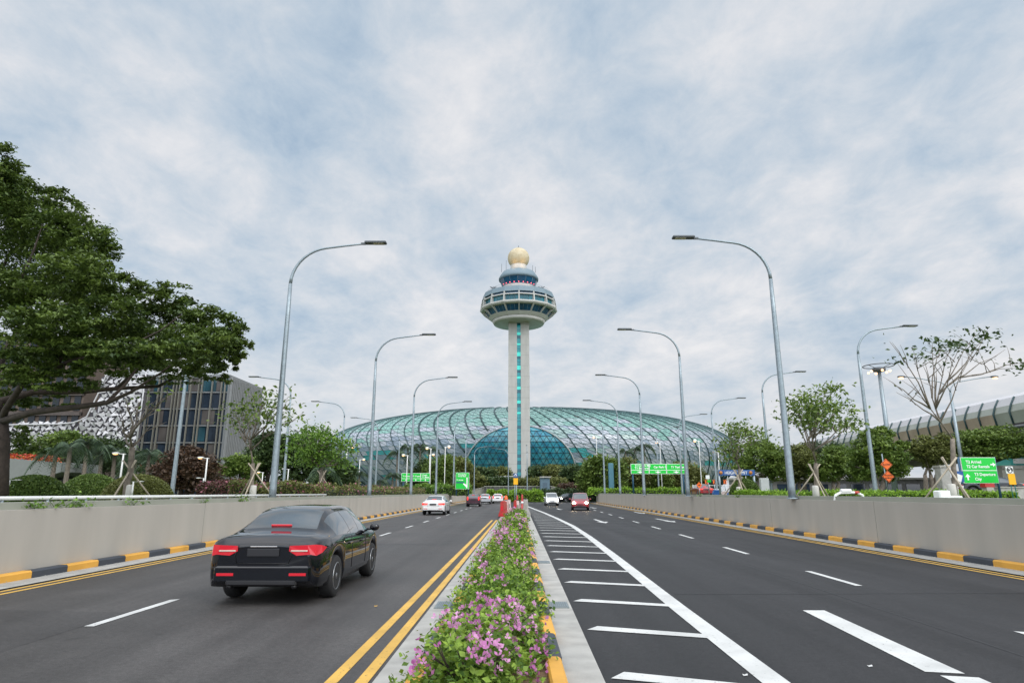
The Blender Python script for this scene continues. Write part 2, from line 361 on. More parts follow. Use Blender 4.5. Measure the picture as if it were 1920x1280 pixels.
# ================================================================ ground, road, kerbs, walls
YS, YE, YB = -40.0, 128.0, 107.0       # start of the sunken road, its far end, where the right wall stops
def lx(Y): return wall_left_x(Y)
def rx(Y): return wall_right_x(Y)
mb = MB(); g = 3500
mb.sheet([(-g, YS), (lx(YS) - .3, YS), (lx(YE) - .3, YE), (-g, YE)], GZ)
mb.sheet([(rx(YS) + .3, YS), (g, YS), (g, YB), (rx(YB) + .3, YB)], GZ)
mb.sheet([(60, YB), (g, YB), (g, YE), (60, YE)], GZ)
mb.sheet([(-g, YE), (g, YE), (g, g), (-g, g)], GZ)
mb.sheet([(-g, -g), (g, -g), (g, YS), (-g, YS)], GZ)
M['land'] = mat('mown_grass_and_paving', (.07, .11, .035), .9, col2=(.15, .17, .09), nscale=.35, bump=.4, bscale=12)
struct('ground', mb, M['land'])
mb = MB(); mb.sheet([(lx(YS) + .05, YS), (-1.0, YS), (-1.0, YE), (lx(YE) + .05, YE)], 0.0)
struct('road_left', mb, M['asphalt'])
mb = MB(); mb.sheet([(-1.0, YS), (rx(YS) - .05, YS), (rx(YB) + .02, YB), (60, YB), (60, YE), (-1.0, YE)], 0.0)
struct('road_right', mb, M['asphalt_dark'])
mb = MB(); mb.quad((lx(YE) - .3, YE, 0), (60, YE, 0), (60, YE, GZ), (lx(YE) - .3, YE, GZ)); mb.quad((60, YB, 0), (60, YE, 0), (60, YE, GZ), (60, YB, GZ)); mb.quad((rx(YB), YB, 0), (60, YB, 0), (60, YB, GZ), (rx(YB), YB, GZ))
struct('bank', mb, M['land'])
# darker strip of newer asphalt in the left road
mb = MB(); p = [ground(-60, 1138), ground(285, 1146), ground(270, 1250), ground(-60, 1290)]
mb.sheet([(-11 + 1.6, 10.35), (-5.6, 9.9), (-5.6, -5), (-9.4, -5)], .002); M['asphalt_mid'] = asphalt('patched_asphalt', (.050, .047, .046)); struct('road_patch', mb, M['asphalt_mid'])

def strip(mb, f0, f1, z, y0, y1, step=8, mi=0):
    y = y0
    while y < y1 - 1e-6:
        e = min(y + step, y1); mb.quad((f0(y), y, z), (f1(y), y, z), (f1(e), e, z), (f0(e), e, z), mi); y = e
c0 = lambda k: (lambda Y: k)
# gutters and kerbs at the walls
def edge(side, wx, end):
    s = side; mg = MB(); mk = MB(); my = MB(); y = YS
    fk0 = lambda Y: wx(Y) - s * .02; fk1 = lambda Y: wx(Y) - s * .2
    a, b = lambda Y: wx(Y) - s * .17, lambda Y: wx(Y) - s * .78
    if s < 0: strip(mg, a, b, .02, YS, end)
    else: strip(mg, b, a, .02, YS, end)
    y = YS; i = 0
    while y < end:
        e = min(y + 1.05, end)
        for (u, v) in ((y, e),):
            g_ = .004
            A = [(fk0(u), u + g_), (fk1(u), u + g_), (fk1(v), v - g_), (fk0(v), v - g_)]
            t = .03
            vs = [(p[0], p[1], 0) for p in A] + [(A[0][0], A[0][1], .17), (A[1][0] + s * .0, A[1][1], .14), (A[2][0] + s * .0, A[2][1], .14), (A[3][0], A[3][1], .17)] + [(A[1][0] + s * t, A[1][1], .17), (A[2][0] + s * t, A[2][1], .17)]
            fs = [(1, 2, 6, 5), (5, 6, 9, 8), (8, 9, 7, 4), (0, 1, 5, 8, 4), (3, 7, 9, 6, 2)]
            if s > 0: fs = [tuple(reversed(f)) for f in fs]
            mk.add(vs, fs, i % 2)
        i += 1; y = e
    for o0, o1 in ((.86, .96), (1.10, 1.20)):
        p0, p1 = (lambda Y, o=o0: wx(Y) - s * o), (lambda Y, o=o1: wx(Y) - s * o)
        if s < 0: strip(my, p0, p1, .005, YS, end)
        else: strip(my, p1, p0, .005, YS, end)
    return mg, mk, my
mgl, mkl, myl = edge(-1, lx, YE); mgr, mkr, myr = edge(1, rx, YB)
struct('gutter_left', mgl, M['conc_light']); struct('gutter_right', mgr, M['conc_light'])
struct('kerb_left', mkl, [M['yellow'], M['black']]); struct('kerb_right', mkr, [M['yellow'], M['black']])
struct('yellow_lines_left', myl, M['line_yellow']); struct('yellow_lines_right', myr, M['line_yellow'])
# retaining walls
def wall(side, wx, end, label, h):
    s = side; t = thing('retaining_wall', label, 'wall', (0, 0, 0))
    def solid(o0, o1, z0, z1):
        m = MB(); ys = [YS + (end - YS) * i / 20 for i in range(21)]
        for i in range(20):
            u, v = ys[i], ys[i + 1]; a, b, c, d = (wx(u) + s * o0, u), (wx(u) + s * o1, u), (wx(v) + s * o1, v), (wx(v) + s * o0, v)
            m.quad((*a, z0), (*d, z0), (*d, z1), (*a, z1)); m.quad((*a, z1), (*d, z1), (*c, z1), (*b, z1)); m.quad((*b, z0), (*b, z1), (*c, z1), (*c, z0))
        m.quad((wx(end) + s * o0, end, z0), (wx(end) + s * o1, end, z0), (wx(end) + s * o1, end, z1), (wx(end) + s * o0, end, z1))
        return m
    solid(0, .45, 0, h).build('panel', M['wall'], t)
    solid(.18, .70, h + .002, h + .14).build('coping', M['coping'], t)
    m = MB(); y = 3.0
    while y < end:                                     # joints between the cast bays
        m.box((wx(y) - s * .001, y, h / 2), (.012, .014, h), 0); y += 9.0
    m.build('joint', M['coping_dark'], t)
    return t
WL = wall(-1, lx, YE, 'long grey concrete wall along the left road with weeds on top', 1.36)
WR = wall(1, rx, YB, 'long grey concrete wall along the right road below the green signs', 1.42)

# median
ML0, ML1, MR0, MR1 = -1.34, -.96, .40, .77
def medx(Y): return .012 * Y               # the road runs about one degree off the camera axis
def mx_(k): return lambda Y: k + medx(Y)
YM = 50.0
mb = MB(); strip(mb, mx_(-.86), mx_(.27), .09, YS, YM + 1.5); struct('soil', mb, M['soil'])
mb = MB(); strip(mb, mx_(ML0), mx_(ML1 + .02), .03, YS, YM); strip(mb, mx_(MR0 - .02), mx_(MR1), .03, YS, YM)
for k, sgn in ((ML0, 1), (MR1, -1)):
    y = YS
    while y < YM: 
        e = min(y + 8, YM); q = [(k + medx(y), y, 0), (k + medx(e), e, 0), (k + medx(e), e, .03), (k + medx(y), y, .03)]
        mb.quad(*(q if sgn > 0 else q[::-1])); y = e
struct('gutter_median', mb, M['conc_light'])
mb = MB(); y = -8.0; i = 1
while y < YM:
    e = y + 1.05
    for x0, x1 in ((-.98, -.83), (.25, .40)):
        mb.rbox(((x0 + x1) / 2 + medx(y + .5), y + .525, .08), (x1 - x0, 1.04, .16), .02, i % 2)
    y = e; i += 1
struct('kerb_median', mb, [M['yellow'], M['black']])
mb = MB()
for o0, o1 in ((-1.52, -1.40), (-1.80, -1.68)): strip(mb, mx_(o0 ), mx_(o1), .005, YS, 41.5)
struct('yellow_lines_median', mb, M['line_yellow'])
# white markings
mb = MB()
def dash(x0, x1, y0, y1, w, skew=0.0): mb.sheet([(x0 - w / 2, y0), (x0 + w / 2, y0 ), (x1 + w / 2, y1 + skew), (x1 - w / 2, y1)], .006)
lane_l = lambda Y: -5.62 + .012 * Y
y = 8.9 - 5.9 * 3
while y < 110: dash(lane_l(y), lane_l(y + 2.1), y, y + 2.1, .13, .06); y += 5.9
lane_r = lambda Y: 6.10 + .031 * Y
y = 6.3 - 6.3 * 3
while y < 98: dash(lane_r(y), lane_r(y + 2.3), y, y + 2.3, .13, -.05); y += 6.3
struct('lane_dashes', mb, M['line'])
# thick merging dash, edge line of the hatched area and its bars
def unp(pts): return [(lambda q: (q.x, q.y))(ground(*p)) for p in pts]
mb = MB(); mb.sheet([(4.02, 6.75), (4.36, 6.68), (4.62, 10.05), (4.30, 10.05)], .006); mb.sheet([(3.86, 3.2), (4.18, 3.2), (4.40, 6.55), (4.08, 6.62)], .006)
struct('merge_dashes', mb, M['line'])
el = [(2.30, -6), (2.42, 6.3), (2.52, 10.3), (2.80, 18.6), (3.02, 26), (3.15, 34.5), (3.02, 44), (2.75, 56), (2.30, 70), (1.72, 90), (1.5, 104)]
def elx(Y):
    for (a, b), (c, d) in zip(el, el[1:]):
        if b <= Y <= d: return a + (c - a) * (Y - b) / (d - b)
    return 1.5
mb = MB()
for (a, b), (c, d) in zip(el, el[1:]): mb.quad((a - .13, b, .006), (a + .13, b, .006), (c + .13, d, .006), (c - .13, d, .006))
y = 4.35
while y < 72:
    xl = .85 + medx(y); ys = 0.0
    xr = elx(y) - .12; k = -.75 / 1.75 * (xr - xl) * .8
    if xr - xl > .35: mb.sheet([(xl, y), (xl + .12, y + .24), (xr, y + .24 + k), (xr, y + k)][::-1] if False else [(xl, y), (xr, y + k), (xr, y + .22 + k), (xl + .16, y + .22)], .0075)
    y += 2.17
struct('hatched_marking', mb, M['line'])
mb = MB(); strip(mb, lambda Y: 5.3 + .02 * Y, lambda Y: 5.325 + .02 * Y, .003, 2, 100, 10); mb.sheet([(2.8, 11.6), (11.2, 11.75), (11.2, 11.79), (2.8, 11.64)], .0035); mb.sheet([(-9.1, 22.4), (-1.9, 22.2), (-1.9, 22.24), (-9.1, 22.44)], .0035); struct('road_joints', mb, mat('bitumen_joint', (.016, .016, .018), .5))
# arrows pointing at the camera
def arrow(mb, X, Y, L, z=.006):
    P = [(-.09, L), (.09, L), (.11, 1.6), (.36, 1.6), (0, 0), (-.36, 1.6), (-.11, 1.6)]
    mb.sheet([(X + a, Y + b) for a, b in P][::-1], z)
mb = MB(); arrow(mb, 5.35, 37.5, 5.2); arrow(mb, 9.55, 38.5, 5.2); arrow(mb, 4.9, 66, 5.2); arrow(mb, 9.2, 72, 5.2); arrow(mb, 10.9, 54, 4.6)
struct('road_arrows', mb, M['line'])
mb = MB()
for q in range(7): mb.box((1.6 + q * 1.3, 103.5, .004), (.9, .35, .006))
struct('give_way_line', mb, M['line'])
# drain covers set in the gutters
def grate(x, y, w, l, lab, z=.03, group='drain covers in the kerbs'):
    t = thing('drain_cover', lab, 'drain cover', (x, y, z), 0, group)
    m = MB(); m.box((0, 0, .006), (w, l, .012)); m.build('frame', M['grate'], t)
    m = MB()
    for i in range(9): m.box((-w * .4 + w * .8 * i / 8, 0, .0155), (w * .05, l * .82, .006))
    m.build('bars', M['pole'], t)
q = ground(1043, 1138); grate(.58 + medx(q.y), q.y, .30, .52, 'square steel drain cover in the gutter right of the nearest flowers')
q = ground(1015, 1056); grate(.58 + medx(q.y), q.y, .30, .52, 'small steel drain cover farther along the right gutter of the median')
q = ground(830, 1138); grate(-1.13 + medx(q.y), q.y, .30, .6, 'dark drain cover in the left gutter half under the flowers')
q = ground(985, 1113); grate(.07 + medx(q.y), q.y, .34, .4, 'pale green drain cover among the bougainvillea inside the kerb', .10)
# ================================================================ street lamps
def make_street_lamp(h=11.85, n=10):
    t = thing('street_lamp', '', 'street lamp'); m = MB()
    m.tube([(0, 0, 0), (0, 0, .5), (0, 0, 4), (0, 0, 8), (0, 0, h - 2.2)], [.15, .148, .125, .10, .082], 12); m.build('pole', M['pole'], t)
    m = MB(); m.lathe([(.24, 0), (.24, .03), (.17, .05)], 12); m.build('base_plate', M['pole'], t)
    m = MB(); c = [(0, 0, h - 2.2)]
    for i in range(1, 10):
        a = math.pi / 2 * i / 9 * .93; c.append((1.75 * (1 - math.cos(a)), 0, h - 2.2 + 1.75 * math.sin(a)))
    x, _, z = c[-1]; c += [(x + .9, 0, z + .12), (x + 1.75, 0, z + .22)]
    m.tube(c, [.082] + [.075 - .003 * i for i in range(len(c) - 1)], 8); m.build('arm', M['pole'], t)
    hx, hz = c[-1][0], c[-1][2]
    m = MB(); m.rbox((hx + .52, 0, hz + .05), (1.0, .34, .10), .03); m.box((hx - .05, 0, hz + .0), (.22, .09, .09)); m.build('lamp_head', M['lamp_body'], t)
    m = MB(); m.box((hx + .66, 0, hz - .006), (.5, .26, .012)); m.build('lens', M['lamp_lens'], t)
    return t
LAMP = make_street_lamp(); used_lamp = [False]
def street_lamp(X, Y, rz, label, group, z=1.38, s=1.0):
    o = LAMP if not used_lamp[0] else copy_tree(LAMP); used_lamp[0] = True
    o.location = (X, Y, z); o.rotation_euler = (0, 0, rz); o.scale = (s, s, s); tag(o, label, 'street lamp', group); return o
GL, GR, GOL, GOR = 'street lamps on the left wall', 'street lamps on the right wall', 'street lamps of the far left road', 'street lamps of the far right road'
ords = ['nearest', 'second', 'third', 'fourth', 'fifth', 'sixth', 'seventh']
for i, (px, Y) in enumerate([(511, 27.8), (692, 45.5), (770, 63.4), (817, 81), (850, 99), (872, 117)]):
    street_lamp(at(px, 928, Y).x, Y, 0, f'{ords[i]} tall curved lamp from the camera on the left wall, head over road' if i else 'tallest curved lamp on the left wall behind the black saloon, nearest the camera', GL)
for i, (px, Y) in enumerate([(1485, 27.3), (1290, 44.2), (1208, 62.4), (1163, 80.4), (1134, 98)]):
    street_lamp(at(px, 928, Y).x, Y, math.pi, f'{ords[i]} tall curved lamp from the camera on the right wall, head over road' if i else 'tallest curved lamp on the right wall, nearest the camera', GR, 1.44)
for i, (px, Y) in enumerate([(322, 43), (530, 62.4), (637, 80), (703, 98), (745, 117)]):
    street_lamp(at(px, 928, Y).x, Y, math.pi, ['lamp pole left of the bare tree, its head hidden in the big crown', 'curved lamp right behind the nearest left pole, head pointing away left', 'curved lamp with head pointing left beside the left edge of the dome', 'curved lamp pointing left in front of the dome, fourth of its row', 'small curved lamp pointing left far off beside the green gantry sign'][i], GOL, GZ)
for i, (px, Y) in enumerate([(1643, 42.5), (1447, 59.6), (1345, 77), (1280, 93.5), (1236, 112)]):
    street_lamp(at(px, 928, Y).x, Y, 0, ['curved lamp with head pointing right beside the orange diamond signs', 'curved lamp pointing right just left of the nearest right pole', 'curved lamp pointing right by the blue height limit board', 'curved lamp pointing right over the right shoulder of the dome', 'farthest curved lamp pointing right, behind the green gantry'][i], GOR, GZ)
for i, (px, Y, lab) in enumerate([(953, 118, 'thin lamp with head to the left just left of the tower shaft'), (989, 120, 'thin lamp at the right edge of the tower shaft'), (888, 126, 'thin lamp with head to the right beside the square green sign')]):
    street_lamp(at(px, 940, Y).x, Y + 1, [math.pi, math.pi / 2, 0][i], lab, 'thin lamps before the tower', GZ if i == 1 else GZ, [.72, .8, .8][i])

# small white path lamps and lit lamps on white poles
def make_path_lamp():
    t = thing('path_lamp', '', 'path lamp'); m = MB(); m.tube([(0, 0, 0), (0, 0, 3.55)], [.075, .06], 10); m.tube([(.18, 0, 3.5), (-.45, 0, 3.54)], [.03, .03], 6); m.build('pole', M['white_metal'], t)
    m = MB(); m.ball((-.62, 0, 3.58), (.30, .17, .08), 8); m.build('lamp_head', M['white_metal'], t)
    m = MB(); m.ball((-.64, 0, 3.52), (.20, .13, .055), 6); m.build('lens', M['lit'], t)
    return t
PL = make_path_lamp(); up_ = [False]
def path_lamp(px, py, Y, rz, label, lit=True, z=GZ, group='white path lamps'):
    o = PL if not up_[0] else copy_tree(PL); up_[0] = True
    p = at(px, py, Y); hh = max(1.0, p.z - z); o.location = (p.x, Y, z); o.rotation_euler = (0, 0, rz); s = hh / 3.55; o.scale = (min(max(s, .6), 1.0),) * 2 + (s,)
    tag(o, label, 'path lamp', group)
    if not lit:
        for ch in [x for x in COL.objects if x.parent == o and x.name.startswith('lens')]: ch.data = ch.data.copy(); ch.data.materials[0] = M['lamp_lens']
    return o
for a in [(232, 850, 36, 0, 'lit white path lamp beside the bare tree trunk, head to the left', True), (250, 906, 34, math.pi, 'low unlit white path lamp right of the bare tree trunk', False),
          (389, 858, 44, 0, 'lit white path lamp in front of the reddish brown tree', True), (382, 896, 46, 0, 'low unlit path lamp beside the reddish tree', False),
          (493, 885, 62, 0, 'lit white path lamp between the staked tree and nearest left lamp post', True), (541, 879, 70, 0, 'unlit white path lamp just right of the nearest left lamp posts', False),
          (16, 914, 30, math.pi, 'low white path lamp in front of the clipped mound at far left', False), (473, 884, 66, 0, 'lit path lamp half hidden behind the staked tree', True)]:
    path_lamp(*a)
for i, (px, py, Y, r) in enumerate([(651, 838, 75, 1), (675, 861, 110, 1), (764, 853, 100, 0), (808, 840, 105, 0), (806, 852, 118, 1), (835, 837, 112, 1), (1237, 829, 125, 0), (1310, 826, 104, 0), (1346, 847, 110, 0), (1118, 819, 150, 0)]):
    path_lamp(px, py, Y, math.pi if r else 0, ['lit lamp on a white pole at the left foot of the dome', 'lit lamp low against the left ribs of the dome', 'lit lamp beside the dark palms before the dome', 'upper lit lamp right of the second left lamp post', 'lower lit lamp right of the second left lamp post', 'lit lamp on a white pole just left of the third tree group', 'lit lamp above the palms right of the dome arch', 'lit lamp against the right part of the dome', 'lit lamp near the right foot of the dome', 'small lit lamp upon the dome right of the arch'][i], True, GZ, 'lit lamps before the dome')
# high mast lamp and twin arm lamp at right
p = at(1648, 694, 78); t = thing('high_mast_lamp', 'high mast lamp with a ring of lit floodlights behind the right lamp post', 'floodlight mast', (p.x, 78, GZ)); hh = p.z - GZ
m = MB(); m.tube([(0, 0, 0), (0, 0, hh)], [.34, .2], 12); m.build('pole', M['pole'], t)
m = MB(); R = 1.75
m.tube([(R * math.cos(a * math.pi / 16), R * math.sin(a * math.pi / 16), hh + .55) for a in range(33)], .06, 6); m.lathe([(.1, hh - .3), (.75, hh - .1), (.75, hh + .3), (.2, hh + .35)], 12)
for a in range(4): m.tube([(0, 0, hh + .1), (R * math.cos(a * math.pi / 2 + .4), R * math.sin(a * math.pi / 2 + .4), hh + .55)], .04, 5)
m.build('ring', M['lamp_body'], t)
for a in range(6):
    m = MB(); an = a * math.pi / 3 + .3; m.ball((1.2 * math.cos(an), 1.2 * math.sin(an), hh - .2), (.15, .15, .13), 6); m.build('floodlight', M['lit'], t)
p = at(1782, 736, 60); t = thing('twin_arm_lamp', 'grey pole with two long lit lamp arms behind the bare tree', 'street lamp', (p.x, 60, GZ)); hh = p.z - GZ
m = MB(); m.tube([(0, 0, 0), (0, 0, hh)], [.2, .11], 10); m.build('pole', M['pole'], t)
for s in (-1, 1):
    m = MB(); m.tube([(0, 0, hh - .05)] + [(s * (1.3 * (1 - math.cos(a))), 0, hh - .05 + 1.15 * math.sin(a)) for a in (.4, .8, 1.2, 1.5)] + [(s * 2.6, 0, hh + 1.35), (s * 4.1, 0, hh + 1.55)], .05, 6); am = m.build('arm', M['pole'], t)
    m = MB(); m.ball((s * 4.45, 0, hh + 1.55), (.42, .18, .12), 8); m.build('lamp_head', M['lamp_body'], t)
    m = MB(); m.ball((s * 4.5, 0, hh + 1.42), (.24, .15, .11), 8); m.build('lens', M['lit'], t)

# ================================================================ control tower
TY = 200.0; tx = at(973, 800, TY).x
def tz(py): return at(973, py, TY).z
def tr(px, py): return px * mpp(py, TY)
M['tower_conc'] = wall_mat('tower_concrete', (.40, .395, .375), 31)
M['tower_pale'] = mat('tower_painted_concrete', (.44, .435, .415), .7, noise=.05, nscale=.5)
M['tower_grey'] = mat('tower_blue_grey_fascia', (.155, .215, .255), .6, noise=.05)
M['tower_glass'] = mat('tower_blue_glass', (.005, .06, .13), .08, spec=.45, noise=.4, nscale=.35)
M['tower_teal'] = mat('tower_teal_glass', (.008, .12, .16), .1, spec=.5, noise=.5, nscale=.5)
M['strip_a'] = mat('strip_teal_pane', (.01, .22, .26), .12, emit=(.02, .55, .6), estr=.12)
M['strip_b'] = mat('strip_dark_pane', (.006, .12, .17), .12)
M['strip_c'] = mat('strip_lit_pane', (.05, .5, .45), .2, emit=(.05, .9, .75), estr=.35)
M['radome'] = mat('radome_panels', (.46, .37, .23), .6, noise=.22, nscale=.9, col2=(.58, .50, .35))
T = thing('control_tower', 'tall pale control tower with a faceted cabin and golden ball on top', 'tower', (tx, TY, GZ))
def Tz(py): return tz(py) - GZ
def Tf(py, r): return EYE + (tz(py) - EYE) * (TY - r) / TY - GZ      # height of a front edge r metres nearer
zs = Tz(600)
for s in (-1, 1):
    m = MB(); m.prism([(s * .62, 0), (s * 3.45, 0), (s * 3.30, zs), (s * .58, zs)][::s], -3.0, 3.0); sh = m.build('shaft', M['tower_conc'], T); m = MB(); z = 2.0
    while z < zs - 1: m.box((s * (3.42 - .14 * z / zs + .60) / 2 , -3.002, z), (2.75, .006, .07)); z += 3.4
    m.build('joint_lines', mat('tower_joint', (.25, .245, .23), .8) if s < 0 else bpy.data.materials['tower_joint'], sh)
m = MB(); m.box((0, .2, zs / 2), (1.20, 5.2, zs), 1); z = 1.0; i = 0
pat = [0, 2, 0, 1, 2, 0, 0, 1, 2, 0]
while z < zs - 1.2:
    h = [1.1, .8, 1.5, 1.0][i % 4]; k = pat[i % 10]
    if z < zs * .42 and k == 2: k = 0
    if z < zs * .2 and k == 0 and i % 2: k = 1
    m.box((0, -2.43, z + h / 2), (1.16, .08, h - .14), {0: 0, 1: 1, 2: 2}[k]); z += h; i += 1
m.build('stair_window', [M['strip_a'], M['strip_b'], M['strip_c']], T)
N = 16; a0 = math.pi / 2 + math.pi / N + math.pi / N
def ringm(prof, mt, name, smooth=False, n=N):
    m = MB(); m.lathe([(r, z) for r, z in prof], n, (0, 0, 0), 0, smooth, a0); return m.build(name, mt, T)
R_ = lambda px, py: px * mpp(py, TY)
Zb, Z1, Z2, Z3, Z4, Z5 = Tz(607.5), Tf(589, 8.9), Tf(581, 9.8), Tf(562.8, 12.5), Tf(546, 12.2), Tf(534.8, 11.5)
rb, r1, r2, r3, r4, r5 = 7.4, 8.9, 9.9, 12.7, 12.2, 11.5
ringm([(3.2, Zb - .3), (6.2, Zb + .1), (rb + .7, Z1 - 1.0), (r1 - .25, Z1 - .05)], M['tower_pale'], 'bowl', True, 48)
ringm([(r1 - .35, Z1 + .002), (r1, Z1 + .15), (r2, Z2), (r2 - 1.6, Z2 + .15)], M['tower_pale'], 'lower_rim')
dz3 = .42
ringm([(9.6, Z3 - dz3 - .1), (r3 - .35, Z3 - dz3), (r3, Z3), (r3 - .1, Z3 + dz3), (9.6, Z3 + dz3 + .3)], M['tower_pale'], 'gallery_slab')
ringm([(9.6, Z4 - .62), (r4 + .08, Z4 - .62), (r4, Z4 - .3), (9.6, Z4 - .25)], M['tower_pale'], 'gallery_slab')
ringm([(9.5, Z4 + .45), (r4 - .1, Z4 + .45), (r5 + .1, Z5), (r5 - .4, Z5 + .1), (7.4, Z5 + 1.0), (5.2, Z5 + 1.1)], M['tower_grey'], 'roof_deck')
for (z0, z1, mt) in ((Z2 - .2, Z3 - dz3 + .1, 'tower_glass'), (Z3 + dz3 - .1, Z4 - .6, 'tower_teal'), (Z4 - .3, Z4 + .5, 'tower_glass')):
    ringm([(9.45 if z0 < Z3 else 11.5, z0), (11.1 if z0 < Z3 else 11.5, z1)], M[mt], 'gallery_window')
m = MB(); rg = lambda z: 9.35 if z < Z3 else 10.0
for k in range(N * 3):                                     # thin window bars
    if k % 3 == 0: continue
    a = a0 + 2 * math.pi * (k / 3) / N; f = math.cos(math.pi / N) / math.cos(((k % 3) / 3 - .5) * 2 * math.pi / N)
    for z0, z1, rr0, rr1 in ((Z2, Z3 - dz3, 9.58, 11.1), (Z3 + dz3, Z4 - .5, 11.53, 11.53)):
        m.tube([(rr0 * f * math.cos(a), rr0 * f * math.sin(a), z0), (rr1 * f * math.cos(a), rr1 * f * math.sin(a), z1)], .05, 4)
m.build('window_bars', M['tower_grey'], T)
for k in range(N):
    a = a0 + 2 * math.pi * k / N; ca, sa = math.cos(a), math.sin(a); m = MB(); w = .17
    for prof in ([(9.0, Z2 - .1), (r2 - .1, Z2 - .1), (r3 - .3, Z3 - dz3 + .05), (9.4, Z3 - dz3 + .05)], [(9.8, Z3 + dz3 - .05), (r3 - .12, Z3 + dz3 - .05), (r4 + .1, Z4 - .6), (9.8, Z4 - .6)], [(9.8, Z4 - .3), (r4, Z4 - .3), (r4 - .1, Z4 + .5), (9.8, Z4 + .5)]):
        vs = []
        for sgn in (-1, 1):
            for r, z in prof: vs.append((r * ca - sgn * w * sa, r * sa + sgn * w * ca, z))
        m.add(vs, [(0, 1, 2, 3), (7, 6, 5, 4), (0, 4, 5, 1), (1, 5, 6, 2), (2, 6, 7, 3), (3, 7, 4, 0)])
    m.build('fin', M['tower_pale'], T)
Zc0, Zc1, Zc2, Zc3 = Tf(529.5, 5.4), Tf(515.5, 6.2), Tf(509.5, 6.5), Tf(503, 4.8)
ringm([(5.3, Z5 + .9), (5.35, Zc0)], M['tower_pale'], 'cab_base', True, 32)
ringm([(5.35, Zc0), (6.2, Zc1)], M['tower_glass'], 'cab_window', False, 14)
m = MB()
for k in range(14):
    a = a0 + 2 * math.pi * k / 14; m.tube([(5.38 * math.cos(a), 5.38 * math.sin(a), Zc0), (6.22 * math.cos(a), 6.22 * math.sin(a), Zc1)], .05, 5)
m.build('cab_mullions', M['tower_grey'], T)
ringm([(6.2, Zc1), (6.55, Zc1 + .15), (6.6, Zc2 - .3), (6.3, Zc2 + .3), (5.3, Zc3), (3.0, Zc3 + .3)], M['tower_grey'], 'cab_roof', True, 40)
rr = tr(20.3, 484); Zr = Tz(484.5)
ringm([(2.6, Zc3 - .2), (2.7, Zr - rr * .72)], M['tower_pale'], 'radome_base', True, 24)
bm = bmesh.new(); bmesh.ops.create_icosphere(bm, subdivisions=4, radius=rr); me = bpy.data.meshes.new('radome'); bm.to_mesh(me); bm.free(); me.materials.append(M['radome']); link('radome', me, T, (0, 0, Zr))
bm = bmesh.new(); bmesh.ops.create_icosphere(bm, subdivisions=2, radius=rr * 1.006); bmesh.ops.wireframe(bm, faces=bm.faces[:], thickness=.05, use_replace=True, use_even_offset=True)
me = bpy.data.meshes.new('radome_seams'); bm.to_mesh(me); bm.free(); me.materials.append(mat('radome_seam', (.33, .27, .18), .6)); link('radome_seams', me, T, (0, 0, Zr))
for k in range(9):
    a = -math.pi / 2 + (k - 4) * .26; m = MB(); m.ball((5.75 * math.cos(a), 5.75 * math.sin(a), Zc0 + .25), .15, 6); m.build('warning_light', mat('red_warning_lamp', (1, .1, .1), .3, emit=(1, .12, .16), estr=3) if k == 0 else bpy.data.materials['red_warning_lamp'], T)
for x, z0, h in ((-5.6, Zc3 - .2, 2.6), (-4.1, Zc3, 3.6), (4.6, Zc3 - .1, 2.0), (5.5, Zc3 - .4, 1.8)):
    m = MB(); m.tube([(x, -2.5, z0 - .3), (x, -2.5, z0 + h)], .06, 5); m.build('antenna', M['lamp_body'], T)
for x in (-8.3, 7.4):
    m = MB(); m.tube([(x, -3.6, Z5), (x, -3.6, Z5 + 2.1)], .1, 6)
    for k in range(5): m.tube([(x, -3.6, Z5 + 1.3), (x + (k - 2) * .5, -3.6 + (k % 2) * .4, Z5 + 2.2)], .12, 5)
    m.build('antenna', M['lamp_body'], T)
m = MB(); m.tube([(0, 0, Zr + rr - .1), (0, 0, Zr + rr + .7)], .09, 5); m.ball((0, 0, Zr + rr + .7), .16, 5); m.build('antenna', M['lamp_body'], T)
m = MB()
for zz_ in (.55, 1.1): m.tube([(10.4 * math.cos(a * math.pi / 24), 10.4 * math.sin(a * math.pi / 24), Z5 + zz_) for a in range(49)], .035, 4)
for k in range(24): m.tube([(10.4 * math.cos(k * math.pi / 12), 10.4 * math.sin(k * math.pi / 12), Z5), (10.4 * math.cos(k * math.pi / 12), 10.4 * math.sin(k * math.pi / 12), Z5 + 1.1)], .03, 4)
m.build('railing', M['pole'], T)
# two floodlights on the roof light the ball from below in the photograph
for x in (-2.0, 2.0):
    L = bpy.data.lights.new('radome_floodlight', 'POINT'); L.energy = 75; L.color = (1, .6, .25); L.shadow_soft_size = .3
    o = bpy.data.objects.new('radome_floodlight', L); COL.objects.link(o); o.location = (x, -3.9, Zr - rr * .85); o.parent = T

# ================================================================ the glass dome
DY, DA, DB, DH, DE, DN = 290.0, 91.0, 75.0, 35.3, 16.5, 2.25
dx = at(987, 840, DY).x + 1.0
def dome_rz(s):                                # s 0 top .. 1 equator .. 1.5 foot
    if s <= 1:
        th = math.pi / 2 * (1 - s); return max(math.cos(th), 0) ** (2 / DN), DE + (DH - DE) * math.sin(th) ** (2 / DN)
    u = (s - 1) / .5; return 1 - .13 * u ** 1.7, DE * (1 - u)
def dome_r_at(z):
    if z >= DE: return max(0, 1 - ((z - DE) / (DH - DE)) ** DN) ** (1 / DN)
    return 1 - .13 * (1 - z / DE) ** 1.7
TW = math.radians(16)
def dome_p(s, phi, off=0.0):
    r, z = dome_rz(s); a = phi + TW * (s - 1); k = 1 + off / DA
    return Vector((r * DA * k * math.cos(a), r * DB * k * math.sin(a), z * (1 + off * .012)))
svals = [.30, .36, .43, .50, .57, .635, .70, .76, .815, .865, .91, .955, 1.0, 1.045, 1.09, 1.14, 1.19, 1.245, 1.30, 1.36, 1.43, 1.5]
MC = 176
